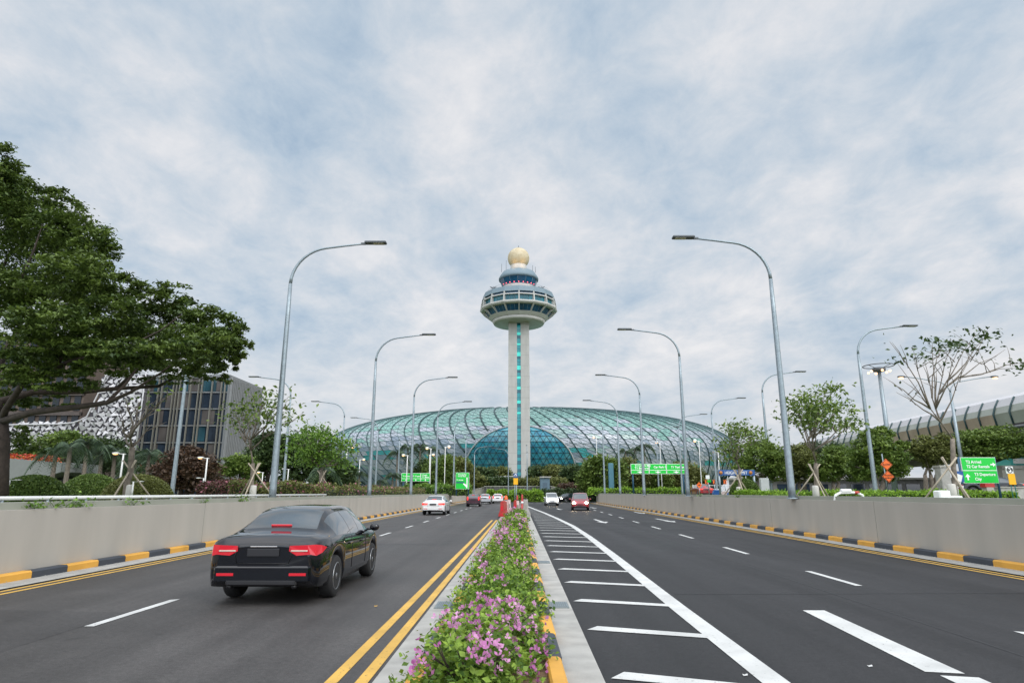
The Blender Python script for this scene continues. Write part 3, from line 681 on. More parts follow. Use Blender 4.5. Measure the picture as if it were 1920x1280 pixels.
M['dome_teal'] = mat('teal_dome_glass', (.20, .37, .325), .2, spec=.5, noise=.12, nscale=.06)
M['dome_pale'] = mat('lilac_grey_dome_panel', (.40, .425, .48), .25, spec=.5, noise=.07, nscale=.1)
M['dome_slate'] = mat('slate_dome_panel', (.24, .29, .36), .2, spec=.5, noise=.1, nscale=.1)
M['dome_sea'] = mat('sea_green_dome_panel', (.29, .40, .39), .2, spec=.5, noise=.1, nscale=.1)
M['dome_deep'] = mat('deep_teal_dome_panel', (.05, .32, .34), .14, spec=.6, noise=.15, nscale=.2)
M['dome_blue'] = mat('deep_blue_dome_glass', (.03, .23, .31), .12, spec=.55, noise=.3, nscale=.08)
M['dome_blue2'] = mat('mid_teal_dome_glass', (.08, .30, .36), .14, spec=.6, noise=.25, nscale=.1); M['dome_blue3'] = mat('navy_dome_glass', (.02, .17, .26), .12, spec=.55, noise=.3, nscale=.1)
M['dome_dark'] = mat('dark_blue_dome_base', (.012, .035, .055), .1, spec=.8)
M['dome_rib'] = mat('dark_dome_rib', (.025, .06, .065), .5)
M['dome_mull'] = mat('dome_mullion', (.10, .18, .19), .5)
M['arch_frame'] = mat('pale_arch_frame', (.33, .36, .37), .5)
ACX = 2.6
DOME = thing('glass_dome', 'huge wide glass dome of green and grey panels with swirling dark ribs', 'domed building', (dx, DY, GZ))
def arch_half(z, zb=7.8, zt=22.6, hw=18.8):
    u = (z - zb) / (zt - zb); return hw * math.sqrt(max(0, 1 - max(0, u) ** 1.75)) if u < 1 else -1
rr_ = random.Random(5); m = MB(); mm = MB()
vis = lambda phi, s: math.sin(phi + TW * (s - 1)) < .45
keys = ['dome_teal', 'dome_pale', 'dome_slate', 'dome_sea', 'dome_deep', 'dome_dark']
blk = {}
for i in range(len(svals) - 1):
    for j in range(MC):
        p0, p1 = 2 * math.pi * j / MC, 2 * math.pi * (j + 1) / MC
        sa_, sb = svals[i], svals[i + 1]
        a, b, c, d = dome_p(sa_, p0), dome_p(sa_, p1), dome_p(sb, p1), dome_p(sb, p0)
        cen = (a + b + c + d) / 4
        if cen.y < 0 and abs(cen.x + dx - ACX) < arch_half(cen.z) - .6 and cen.z > 3: pass
        for tri in (((a, c, b)), ((a, d, c))):
            z = (tri[0].z + tri[1].z + tri[2].z) / 3; u = rr_.random(); xr = (cen.x / DA)
            if z > 26.5: k = 0
            elif z > 23.5: k = 0 if u < .6 else (3 if u < .94 else 1)
            elif z > 18: k = (3 if u < .34 else 1 if u < .82 else 2 if u < .9 else 0)
            elif z > 9: k = (1 if u < (.60 if xr > -.25 else .40) else 2 if u < .82 else 3 if u < .92 else 4)
            elif z > 4: k = 2 if u < (.55 if xr < -.2 else .35) else 1 if u < .85 else 4
            else: k = 2 if xr < -.2 and u < .8 else 5
            if xr > .86 and z < 19: k = 3 if u < .6 else 0
            if xr > .8 and z < 7: k = 5
            key = (i // 1, (j + i) // 2); w_ = blk.setdefault(key, k); k = w_ if rr_.random() < .82 or z > 22 else k
            m.add([v for v in tri][::-1], [(0, 1, 2)], k)
        if math.sin((p0 + p1) / 2 + TW * ((sa_ + sb) / 2 - 1)) < .35:
            o = .12
            for (u_, v_) in ((dome_p(sa_, p0, o), dome_p(sb, p0, o)), (dome_p(sb, p0, o), dome_p(sb, p1, o)), (dome_p(sa_, p0, o), dome_p(sb, p1, o))):
                mm.tube([u_, v_], .055, 3, cap=False)
top = [dome_p(svals[0], 2 * math.pi * j / MC) for j in range(MC)]; m.add(top, [tuple(range(MC))], 0)
m.build('glass_shell', [M[k] for k in keys], DOME); mm.build('mullion_grid', M['dome_mull'], DOME)
for j in range(0, MC, 2):
    phi = 2 * math.pi * j / MC
    pts = [dome_p(s, phi, .25) for s in np.linspace(.30, 1.5, 28)]
    if min(p.y for p in pts) > 12: continue
    cut = [p for p in pts if not (p.y < 0 and abs(p.x + dx - ACX) < arch_half(p.z) + .4)]
    if len(cut) > 2:
        rm = MB(); run = []
        last = None
        for p in pts:
            if p in cut: run.append(p)
            else:
                if len(run) > 1: rm.tube(run, .30, 5)
                run = []
        if len(run) > 1: rm.tube(run, .16, 5)
        rm.build('rib', M['dome_rib'], DOME)
# arched entrance window, laid 0.9 m proud of the shell
ax = ACX - dx
def dome_xz(x, z, off=.9):
    r = dome_r_at(max(0, z)); q = max(.02, r * r - ((x + ax) / DA) ** 2); y = -DB * math.sqrt(q)
    return Vector((x + ax, y - off, z))
m = MB(); mw = MB(); zs_ = np.linspace(7.8, 22.5, 9); rowsp = zs_[1] - zs_[0]; wtri = 2.25
for i in range(8):
    z0, z1 = zs_[i], zs_[i + 1]; h0, h1 = arch_half(z0), arch_half(z1)
    kq = -20
    while kq <= 40:                              # triangular panes, each its own tint
        for up in (0, 1):
            x0 = (kq / 2 + (.5 if i % 2 else 0) ) * wtri
            lo, hi = (z0, z1) if up == 0 else (z1, z0)
            xx = [(kq - 10) * wtri / 2 - wtri / 2, (kq - 10) * wtri / 2 + wtri / 2, (kq - 10) * wtri / 2]
            if ((kq - 10 + i) % 2 == 0) == (up == 0):
                q = []
                for x_, z_ in ((xx[0], lo), (xx[1], lo), (xx[2], hi)):
                    hm = arch_half(z_); q.append(dome_xz(max(-hm, min(hm, x_)), z_))
                if (q[0] - q[1]).length > .05 or (q[1] - q[2]).length > .05: m.add(q, [(0, 1, 2)], rr_.choice([0, 0, 0, 1, 1, 2]))
        kq += 1
    k = -20
    while k <= 20:
        x0 = (k + (.5 if i % 2 else 0)) * wtri
        for x1 in (x0 - wtri / 2, x0 + wtri / 2):
            if abs(x0) < h0 and abs(x1) < h1: mw.tube([dome_xz(x0, z0, 1.0), dome_xz(x1, z1, 1.0)], .085, 3, cap=False)
        k += 1
    mw.tube([dome_xz(a * h0, z0, 1.0) for a in np.linspace(-1, 1, 25)], .085, 3, cap=False)
m.build('entrance_window', [M['dome_blue'], M['dome_blue2'], M['dome_blue3']], DOME); mw.build('window_lattice', M['dome_dark'], DOME)
m = MB(); pts = []
for t_ in np.linspace(0, 1, 40):
    z = 5.5 + (22.6 - 5.5) * (1 - (1 - t_) ** 2); pts.append(dome_xz(-arch_half(max(z, 7.8)) if t_ < 1 else 0, z, 1.1) + (Vector((-(7.8 - z) * .35, 0, 0)) if z < 7.8 else Vector()))
pts2 = [Vector((2 * ax - p.x, dome_xz(ax * 0 + (ax - p.x) , p.z, 1.1).y, p.z)) for p in pts[::-1][1:]]
m.tube(pts + pts2, .24, 6); m.build('arch_frame', M['arch_frame'], DOME)
m = MB(); n = 24
for j in range(n):
    a, b = -18.4 + 36.8 * j / n, -18.4 + 36.8 * (j + 1) / n
    m.quad(dome_xz(a, .2, 1.6), dome_xz(b, .2, 1.6), dome_xz(b, 7.7, 1.4), dome_xz(a, 7.7, 1.4))
m.build('base_glass', M['dome_dark'], DOME)
# ================================================================ trees and plants
def branch_pts(a, b, n=5, wob=.08, sag=0.0):
    a, b = Vector(a), Vector(b); L = (b - a).length; out = []
    for i in range(n + 1):
        t = i / n; p = a.lerp(b, t); k = math.sin(math.pi * t) * L * wob
        p += Vector((random.uniform(-1, 1), random.uniform(-1, 1), random.uniform(-.5, .5))) * k; p.z += sag * math.sin(math.pi * t) * L; out.append(p)
    return out
def tree(name, label, Y, px, blobs, lf, nleaf=9000, leaf=.32, trunk_r=.22, bark='bark', group=None, cat='tree', z0=None, fork=.45, cl=.2, per=26, aspect=.5, droop=.3, depth=1.0, stems=1, upb=.5):
    """blobs: (px, py, rx, ry[, dY]) in photo pixels, turned into real ellipsoids at depth Y"""
    z0 = GZ if z0 is None else z0
    base = at(px, 925, Y); base.z = z0
    t = thing(name, label, cat, base, 0, group)
    W = []
    for b in blobs:
        yy = Y + (b[4] if len(b) > 4 else 0); c = at(b[0], b[1], yy) - base; k = mpp(b[1], yy)
        W.append((c, (b[2] * k, (b[2] + b[3]) / 2 * k * depth, b[3] * k)))
    vol = [w[1][0] * w[1][2] for w in W]; tot = sum(vol); P = []; T = []
    for (c, r), v in zip(W, vol):
        p, ti = blob_points(c, r, max(per, int(nleaf * v / tot)), per, cl); P.append(p); T.append(ti)
    P = np.concatenate(P); T = np.concatenate(T); keep = P[:, 2] > .15; P, T = P[keep], T[keep]
    quads_object('crown', leaf_arrays(P, leaf, aspect, upb, droop), M[lf], t, T)
    m = MB(); cz = min(c.z for c, r in W); top = max(c.z for c, r in W)
    lo = sum((c for c, r in W), Vector()) / len(W)
    for s in range(stems):
        fk = Vector((lo.x * .4 + (s - (stems - 1) / 2) * .5, lo.y * .3, max(.6, (cz if len(W) > 1 else lo.z) * fork + .2)))
        b0 = Vector(((s - (stems - 1) / 2) * .35, 0, 0))
        tp = branch_pts(b0, fk, 4, .05); m.tube([b0 - Vector((0, 0, .2))] + tp, [trunk_r * 1.35] + [trunk_r * (1.15 - .4 * i / 4) for i in range(5)], 8)
        for k, (c, r) in enumerate(W):
            if k % stems != s: continue
            bp = branch_pts(fk, c, 4, .07); m.tube(bp, [trunk_r * (.62 - .45 * i / 4) for i in range(5)], 6)
            for q in range(3):
                e = c + Vector((random.uniform(-.7, .7) * r[0], random.uniform(-.7, .7) * r[1], random.uniform(-.3, .75) * r[2]))
                m.tube(branch_pts(bp[3], e, 3, .08), [trunk_r * .26, trunk_r * .2, trunk_r * .14, trunk_r * .06], 5)
    m.build('trunk', M[bark], t)
    return t
def stakes(t, h=1.9, w=1.2):
    m = MB()
    for a in range(3):
        an = a * 2.1 + .5; m.tube([(w * math.cos(an), w * math.sin(an), -.05), (-.35 * math.cos(an), -.35 * math.sin(an), h)], .04, 6)
    m.build('prop_stakes', M['stake'], t)
    m = MB(); m.lathe([(.18, 0), (.16, .75), (.14, .8)], 10); m.build('trunk_wrap', mat('white_trunk_wrap', (.6, .58, .54), .8) if 'white_trunk_wrap' not in bpy.data.materials else bpy.data.materials['white_trunk_wrap'], t)

# the big rain tree at left, its limbs traced and then set out in depth
RY = 25.0; base = at(2, 926, RY); base.z = GZ
RT = thing('rain_tree', 'huge dark green spreading tree leaning in from the left edge of the road', 'tree', base)
m = MB()
def limb(pts, r0, r1, n=10):
    w = [at(p[0], p[1], RY + p[2]) - base for p in pts]; k = len(w)
    m.tube(w, [r0 + (r1 - r0) * i / (k - 1) for i in range(k)], n)
tb = [(-3, 930, 0), (-1, 880, 0), (2, 830, 0), (0, 790, 0)]
limb(tb, .33, .27, 12)
limb([(2, 800, 0), (-25, 735, .5), (-40, 660, 1), (-20, 560, 2), (20, 470, 2.5)], .25, .05)
limb([(0, 790, 0), (62, 772, -1), (150, 762, -1.5), (200, 755, -2), (245, 735, -2.2), (300, 700, -2.5), (340, 670, -2.6)], .15, .012)
limb([(-5, 775, 0), (0, 752, 0), (62, 735, 1), (156, 734, 2), (219, 728, 2.5), (297, 724, 3), (360, 690, 3.3), (420, 650, 3.5), (450, 630, 3.5)], .16, .012)
limb([(5, 785, 0), (10, 769, -.5), (47, 712, -1), (106, 690, -2), (134, 675, -2.3), (187, 665, -2.6), (234, 653, -3), (300, 620, -3.4), (340, 590, -3.4)], .14, .012)
limb([(106, 690, -2), (119, 659, -2.2), (140, 610, -2), (170, 560, -1.5)], .08, .012)
limb([(-20, 720, .5), (20, 640, 3), (70, 590, 4), (120, 540, 4.5), (180, 520, 5)], .16, .04)
limb([(219, 728, 2.5), (260, 690, 2.6), (310, 660, 2.5), (370, 620, 2)], .08, .025)
limb([(200, 755, -2), (235, 720, -1), (280, 660, 0), (330, 610, 1)], .07, .02)
limb([(-20, 620, 1), (30, 540, 0), (60, 480, -1), (80, 420, -1)], .12, .012)
m.build('trunk', M['bark'], RT)
rb_ = [(-20, 350, 70, 55, 0), (15, 390, 60, 60, 2), (60, 420, 75, 60, 1), (130, 440, 70, 58, 0), (175, 470, 42, 45, -1), (60, 500, 110, 70, 3), (140, 520, 80, 50, -2), (10, 545, 60, 45, -1), (90, 575, 85, 45, 0),
       (180, 545, 45, 45, 1), (235, 545, 55, 32, 0), (310, 560, 50, 34, 1), (205, 590, 70, 42, -2), (290, 600, 75, 40, 2), (370, 600, 50, 34, 0), (415, 610, 42, 32, 1), (440, 635, 30, 34, 0), (345, 640, 80, 36, -1),
       (240, 640, 85, 38, 2), (150, 635, 75, 36, 3), (60, 650, 75, 34, -2), (405, 670, 42, 34, 1), (330, 685, 75, 26, 2), (235, 680, 65, 24, 0), (120, 680, 60, 22, 2), (20, 700, 45, 26, 3), (415, 700, 26, 22, 0), (90, 730, 55, 16, 3), (50, 830, 45, 32, 5), (20, 800, 30, 22, 4), (30, 760, 40, 14, 2), (180, 700, 50, 16, 4), (300, 718, 60, 10, 3), (260, 665, 70, 26, -3.6), (330, 660, 60, 26, -3.8), (190, 660, 60, 24, -3.4), (120, 655, 60, 22, -3), (60, 690, 60, 22, -2.5), (390, 640, 50, 30, -2.5), (440, 660, 26, 26, -1), (380, 700, 50, 18, -1), (150, 725, 60, 12, -2.5), (100, 610, 80, 40, -3.5), (55, 700, 60, 26, -1.5), (20, 735, 45, 30, 1), (110, 712, 60, 22, -2.6), (150, 690, 40, 20, -3), (60, 745, 50, 18, 3), (110, 760, 40, 14, 4), (-10, 300, 50, 36, 0), (25, 345, 50, 40, 1), (110, 390, 40, 36, 0), (455, 650, 22, 36, 0), (440, 700, 18, 20, 1)]
P = []; TT = []
for (px, py, a, b, dy) in rb_:
    Y = RY + dy; k = mpp(py, Y); c = at(px, py, Y) - base
    n = int(a * b * 1.2); dens = 1.0 if py < 690 else .62
    p, ti = blob_points(c, (a * k, (a + b) * .5 * k, b * k), int(n * dens * .82), 46, .125, .3); P.append(p); TT.append(ti)
P = np.concatenate(P); TT = np.concatenate(TT)
quads_object('crown', leaf_arrays(P, .19, .42, .45, .35), M['lf_rain'], RT, TT)
print('raintree leaves', len(P))

# bare or sparsely leaved young trees
def sparse_tree(name, label, Y, px, fork_py, tips, lf, bark='bark_pale', r=.11, stake=True, group=None, leafn=46, leaf=.26, crown_spread=.36, lean=None):
    base = at(px, 926, Y); base.z = GZ; t = thing(name, label, 'tree', base, 0, group); m = MB()
    fk = at(lean if lean else px, fork_py, Y) - base
    tr_ = branch_pts((0, 0, -.2), fk, 5, .02); m.tube(tr_, [r * 1.25, r * 1.12, r * 1.05, r, r * .95, r * .9], 8)
    P = []; T = []; k = mpp(fork_py, Y); nodes = [fk]
    for i, (x, y, l) in enumerate(tips):
        e = at(x, y, Y + random.uniform(-1.6, 1.6)) - base
        st = min(nodes, key=lambda q: (q - (fk + (e - fk) * .35)).length)
        mid = st.lerp(e, .5) + Vector((-(e.x - st.x) * .10, random.uniform(-.2, .2), -(e.z - st.z) * .12))
        pts = [st, st.lerp(mid, .55) + Vector((random.uniform(-.08, .08),) * 3), mid, mid.lerp(e, .5) + Vector((random.uniform(-.06, .06), 0, .1)), e]
        m.tube(pts, [r * .42, r * .33, r * .24, r * .16, r * .07], 6); nodes += [mid, pts[1]]
        for q in range(2):
            a = pts[2].lerp(pts[4], random.uniform(.1, .7)); b = a + Vector((random.uniform(-.8, .8), random.uniform(-.6, .6), random.uniform(.3, 1.0)))
            m.tube([a, a.lerp(b, .5) + Vector((.05, 0, .02)), b], [r * .2, r * .14, r * .05], 5)
            if l: P.append(np.array(b) + RNG.normal(size=(int(leafn * l * .16), 3)) * crown_spread * .7)
        if l: P.append(np.array(e) + RNG.normal(size=(int(leafn * l), 3)) * np.array([crown_spread * 1.3, crown_spread, crown_spread * .6]))
    m.build('trunk', M[bark], t)
    if P:
        P = np.concatenate(P); quads_object('crown', leaf_arrays(P, leaf, .5, .3, .6), M[lf], t)
    if stake: stakes(t)
    return t
sparse_tree('staked_tree', 'young staked tree with pale leaning trunk just left of the nearest left lamp post', 33, 474, 868, [(440, 765, 1.3), (455, 755, 1.4), (485, 745, 1.2), (497, 735, .9), (430, 790, 1), (445, 800, .7), (520, 770, 1.3), (540, 760, 1.1), (530, 790, 1.1), (505, 785, 1.4), (555, 787, .7), (480, 775, 1.5), (515, 752, .6), (465, 785, 1)], 'lf_mid', leafn=36, leaf=.24)
sparse_tree('bare_tree', 'thin leafless forked tree in front of the clipped mounds at left', 30, 238, 838, [(215, 790, 0), (225, 770, 0), (275, 765, .15), (300, 740, .2), (330, 735, .1), (260, 750, 0), (285, 795, 0), (235, 745, .1)], 'lf_mid', r=.14, lean=248)
sparse_tree('staked_tree', 'bright green young staked tree left of the dome with twiggy top', 44, 602, 880, [(565, 820, 1.6), (580, 810, 1.4), (600, 812, 1.8), (615, 818, 1.6), (630, 830, 1.6), (645, 845, 1.5), (555, 840, 1.3), (575, 850, 1.8), (600, 840, 2), (620, 855, 1.8), (640, 870, 1.3), (560, 865, 1), (650, 835, 1), (590, 865, 1.6)], 'lf_light', leafn=80, leaf=.26, r=.13)
sparse_tree('staked_tree', 'young staked tree with bare lower limbs between the two right lamp posts', 34, 1530, 868, [(1490, 760, 1.5), (1500, 745, 1.2), (1515, 750, 1.5), (1535, 765, 1.6), (1560, 760, 1.4), (1575, 765, 1.5), (1550, 735, .9), (1565, 727, 1.3), (1590, 790, 1.3), (1605, 795, 1.0), (1530, 790, 1.6), (1545, 800, 1.6), (1570, 800, 1.2), (1485, 785, .8), (1510, 780, 1.5), (1520, 765, 1.2)], 'lf_mid', leafn=62, leaf=.24, r=.13)
sparse_tree('staked_tree', 'small staked tree with open leafy twigs beside the height limit board', 42, 1386, 878, [(1362, 800, .9), (1375, 815, 1.2), (1388, 805, 1.4), (1400, 815, 1.4), (1420, 812, 1.3), (1430, 822, .9), (1360, 835, 1.2), (1375, 845, 1.3), (1395, 840, 1.6), (1410, 835, 1.2), (1380, 860, 1), (1365, 860, .8)], 'lf_mid', leafn=60, leaf=.26)
sparse_tree('staked_tree', 'tall bare branched tree with tufts of leaves at its tips beside the green T2 sign', 27.5, 1786, 822, [(1678, 675, .8), (1668, 640, .2), (1712, 668, 1.0), (1732, 672, 1.0), (1748, 640, 1.1), (1770, 645, 1.4), (1785, 645, 1.6), (1800, 650, 1.4), (1830, 625, 1.8), (1850, 630, 1.6), (1838, 655, .8), (1868, 668, 0), (1905, 690, 1.3), (1918, 680, 1.3), (1675, 720, 0), (1680, 735, 0), (1755, 690, 0), (1815, 680, 0)], 'lf_dark', leafn=19, leaf=.22, bark='bark_pale', crown_spread=.24, r=.10)

# leafy trees of the background
TB = 'trees behind the left wall'; TC = 'trees in front of the dome'; TRR = 'trees behind the right wall'
tree('bushy_tree', 'reddish brown bushy tree in front of the dark office block', 50, 345, [(345, 880, 46, 40), (310, 895, 30, 28), (385, 890, 32, 34), (350, 855, 30, 18)], 'lf_red', 9000, .28, .2, group=TB, stems=2)
tree('flat_topped_tree', 'low flat topped green tree at the foot of the pale office wall', 66, 443, [(425, 880, 28, 14), (455, 872, 28, 16), (445, 862, 24, 10), (470, 890, 18, 12)], 'lf_mid', 5000, .34, .15, group=TB, stems=3)
tree('dark_tree', 'dark tree standing behind the young staked tree left of the nearest lamp post', 78, 505, [(490, 855, 28, 34), (520, 845, 30, 32), (505, 825, 24, 16), (480, 885, 22, 22)], 'lf_dark', 8000, .42, .3, group=TB)
tree('dark_tree', 'dense dark tree right of the nearest left lamp post', 76, 560, [(545, 840, 28, 30), (575, 850, 32, 36), (600, 865, 28, 32), (560, 880, 36, 26)], 'lf_dark', 9000, .42, .3, group=TB)
tree('dark_tree', 'round tree right of the bright staked tree before the left edge of dome', 70, 640, [(625, 880, 26, 26), (650, 892, 22, 24), (610, 900, 26, 22)], 'lf_dark', 6000, .36, .25, group=TB)
tree('shade_tree', 'dim green tree behind the palms left of the office block', 62, 205, [(190, 850, 48, 30), (235, 868, 38, 26), (150, 860, 34, 26)], 'lf_dark', 7000, .36, .25, group=TB)
tree('shade_tree', 'dim tree in front of the hotel screen beneath the big crown', 58, 110, [(90, 840, 40, 26), (130, 830, 34, 24), (60, 860, 30, 22)], 'lf_mid', 6000, .34, .25, group=TB)
for i, (px, Y, bl, lf) in enumerate([(820, 128, [(815, 885, 22, 26), (835, 878, 20, 24), (825, 905, 22, 20)], 'lf_mid'), (858, 134, [(855, 880, 24, 22), (872, 890, 20, 22), (850, 905, 24, 20)], 'lf_olive'), (790, 132, [(785, 895, 20, 20), (800, 880, 16, 20), (795, 912, 18, 16)], 'lf_dark'), (845, 150, [(840, 868, 22, 14), (865, 872, 20, 14)], 'lf_mid'),
                                     (645, 120, [(640, 900, 18, 14), (655, 905, 16, 14), (628, 905, 14, 12)], 'lf_olive')]):
    tree('slender_tree', ['slender leafy tree between the third and fourth left lamp posts', 'olive tree behind the square green sign', 'dark leafy tree at the right end of the left gantry sign', 'pale crown peeping above the square green sign', 'low olive tree left of the blue hoarding'][i], Y, px, bl, lf, 5500, .55, .2, group=TC, stems=2)
for i, (px, Y, bl, lf) in enumerate([(1108, 120, [(1108, 880, 16, 24), (1104, 900, 22, 22), (1112, 868, 9, 14)], 'lf_mid'), (1148, 118, [(1140, 880, 20, 26), (1158, 890, 20, 26), (1126, 868, 8, 16), (1150, 905, 24, 16)], 'lf_mid'), (1185, 126, [(1180, 885, 18, 26), (1198, 895, 18, 22)], 'lf_olive'), (1225, 128, [(1220, 895, 20, 22), (1240, 900, 20, 20)], 'lf_mid'), (1268, 130, [(1262, 895, 20, 22), (1280, 880, 18, 16), (1285, 900, 16, 18)], 'lf_olive'), (1305, 136, [(1300, 892, 18, 20), (1312, 900, 14, 16)], 'lf_olive')]):
    tree('slender_tree', ['bright conical tree just right of the dome arch', 'broad bright tree between two right lamp posts at the arch', 'dark tree left behind the right green gantry', 'tree under the left half of the right green gantry', 'tree under the right half of the right green gantry', 'olive tree right of the right green gantry'][i], Y, px, bl, lf, 5500, .55, .2, group=TC, stems=2)
for i, (px, Y, bl, lf, nl) in enumerate([(1430, 58, [(1430, 870, 42, 40), (1395, 885, 24, 26), (1455, 880, 28, 30), (1425, 845, 26, 16)], 'lf_mid', 9000), (1505, 60, [(1500, 870, 36, 36), (1480, 888, 30, 26), (1525, 890, 24, 24)], 'lf_olive', 8000), (1565, 58, [(1570, 870, 38, 34), (1545, 888, 32, 26), (1600, 885, 28, 28)], 'lf_mid', 8000), (1645, 50, [(1640, 855, 44, 46), (1670, 875, 34, 36), (1615, 880, 30, 32), (1650, 820, 28, 16), (1690, 850, 16, 22)], 'lf_mid', 12000), (1745, 56, [(1745, 855, 36, 36), (1725, 840, 26, 22), (1765, 840, 26, 24)], 'lf_olive', 5000), (1480, 90, [(1470, 850, 44, 16), (1540, 838, 46, 14), (1510, 846, 40, 14)], 'lf_dark', 5000)]):
    bl = [(b_[0], b_[1] - (7 if i != 5 else 0), b_[2] * .94, b_[3] * .86) for b_ in bl]
    tree('round_tree', ['bushy green tree beside the height limit board', 'olive bushy tree left of the nearest right lamp post foot', 'bushy tree behind the staked tree between right lamp posts', 'largest round green tree, directly left of the orange diamond signs', 'thin brownish tree behind the bare branched tree', 'far dark tree line tree rising behind the olive bush'][i], Y, px, bl, lf, nl, .28, .2, group=TRR, stems=2 if i != 4 else 3, bark='bark_pale', cl=.15, per=34)
tree('umbrella_tree', 'wide flat umbrella tree above the green T2 sign', 62, 1870, [(1830, 822, 50, 16), (1870, 818, 50, 18), (1905, 828, 40, 16), (1800, 835, 34, 14), (1870, 845, 60, 16), (1820, 850, 36, 12), (1930, 842, 30, 16)], 'lf_mid', 12000, .30, .22, group=TRR, fork=.75)

def palm(px, Y, head_py, R, label, group, n=16):
    base = at(px, 926, Y); base.z = GZ; t = thing('palm_tree', label, 'palm tree', base, 0, group); hd = at(px, head_py, Y).z - GZ
    m = MB(); m.tube([(0, 0, -.2), (.05, 0, hd * .35), (0, .05, hd * .7), (0, 0, hd)], [.2, .15, .14, .13], 8); m.build('trunk', M['bark_pale'], t)
    P = []; m2 = MB()
    for i in range(n):
        a = 2 * math.pi * (i * .381966) ; el = math.radians(random.uniform(5, 70)); L = R * random.uniform(.85, 1.1)
        d = Vector((math.cos(a), math.sin(a), 0)); pts = []
        for q in range(9):
            s = q / 8; pts.append(d * (L * s * math.cos(el) * (1 - .18 * s)) + Vector((0, 0, hd + L * (s * math.sin(el) * .9 - s * s * (.75 + .25 * math.cos(el))))))
        m2.tube(pts, [.03 * (1 - .8 * q / 8) for q in range(9)], 4)
        for q in range(1, 9):
            for sub in (0, .5):
                if q == 8 and sub: continue
                p = pts[q].lerp(pts[min(q + 1, 8)], sub); side = Vector((-d.y, d.x, 0)); ln = R * .3 * (1 - abs(q / 8 - .45) * .9)
                for s in (-1, 1):
                    tip = p + side * s * ln * .8 + Vector((0, 0, -ln * .55)) + d * ln * .35; w = d * .055 * R / 2
                    P += [p - w * .6, p + w * .6, tip + w * .2, tip - w * .2]
    m2.build('frond_stalks', M['lf_palm'], t); quads_object('fronds', np.array([tuple(v) for v in P]), M['lf_palm'], t)
    return t
PG = 'palms before the hotel'
for i, (px, Y, hp, R) in enumerate([(118, 44, 838, 2.3), (92, 47, 846, 2.2), (150, 48, 832, 2.4), (180, 52, 842, 2.4), (205, 50, 850, 2.3), (270, 54, 852, 2.6), (290, 57, 858, 2.4), (246, 58, 858, 2.4)]):
    palm(px, Y, hp, R, ['brightest drooping palm above the left clipped mound', 'palm left of the brightest palm near the grey canopy', 'tall palm right of the brightest palm before the hotel screen', 'palm between the tall palm and the bare tree', 'palm just left of the bare tree trunk', 'palm between the bare tree and the office block', 'palm right of the bare tree next to the reddish tree', 'palm behind the lit path lamp of the bare tree'][i], PG)
PG2 = 'palms before the dome'
for i, (px, Y, hp, R) in enumerate([(742, 135, 850, 4.2), (762, 140, 840, 4.6), (785, 138, 838, 4.4), (802, 142, 842, 4.6), (735, 112, 892, 3.2), (672, 100, 890, 3.0), (605, 62, 882, 2.6), (1176, 140, 846, 3.6), (1194, 142, 842, 3.8), (1212, 146, 836, 3.8), (712, 108, 902, 2.6)]):
    palm(px, Y, hp, R, ['leftmost of four tall palms above the left gantry sign', 'second of four tall palms above the left gantry sign', 'third of four tall palms above the left gantry sign', 'rightmost of four tall palms above the left gantry sign', 'short palm left of the left gantry sign', 'short palm at the left end of the blue hoarding', 'dark palm under the bright staked tree', 'leftmost of three palms above the right gantry', 'middle of three palms above the right gantry', 'rightmost of three palms above the right gantry', 'low palm in front of the blue hoarding'][i], PG2, 14)

# clipped mounds and hedges: a solid core clothed with small leaves
def hedge(name, label, pts_fn, n, leaf, lf, core, cat='hedge', flowers=0, fl='fl_pink', loc=(0, 0, 0), part=True, fsize=None):
    t = thing(name, label, cat, loc); core.build('stems', mat('dark_hedge_twigs', (.02, .03, .012), .9) if 'dark_hedge_twigs' not in bpy.data.materials else bpy.data.materials['dark_hedge_twigs'], t)
    P = pts_fn(n); quads_object('foliage', leaf_arrays(P, leaf, .55, .3, 0), M[lf], t)
    if flowers: quads_object('flowers', leaf_arrays(pts_fn(flowers) + np.array([0, 0, .03]), fsize or leaf, .8, .3, 0), M[fl], t)
    return t
def mound(px, top_py, hw_px, Y, label, lf='lf_clip'):
    p = at(px, 926, Y); k = mpp(920, Y); h = at(px, top_py, Y).z - GZ; R = (hw_px * k, hw_px * k * .8, h)
    def fn(n):
        d = RNG.normal(size=(n, 3)); d[:, 2] = np.abs(d[:, 2]); d /= np.linalg.norm(d, axis=1)[:, None]
        return d * np.array(R) * (1 + RNG.normal(size=(n, 1)) * .015)
    c = MB(); c.ball((0, 0, 0), (R[0] * .95, R[1] * .95, R[2] * .95), 10)
    return hedge('clipped_mound', label, fn, 15000, .12, lf, c, 'clipped shrub', loc=(p.x, Y, GZ))
mound(60, 891, 64, 31, 'bright green clipped dome shaped shrub at far left behind the white rail')
mound(170, 889, 56, 40, 'clipped mound shrub between the palm trunks and the bare tree')
mound(258, 890, 62, 36, 'wide clipped mound shrub right of the bare tree', 'lf_olive')
mound(1398, 898, 30, 48, 'dark clipped bush behind the small staked tree at the height limit board')
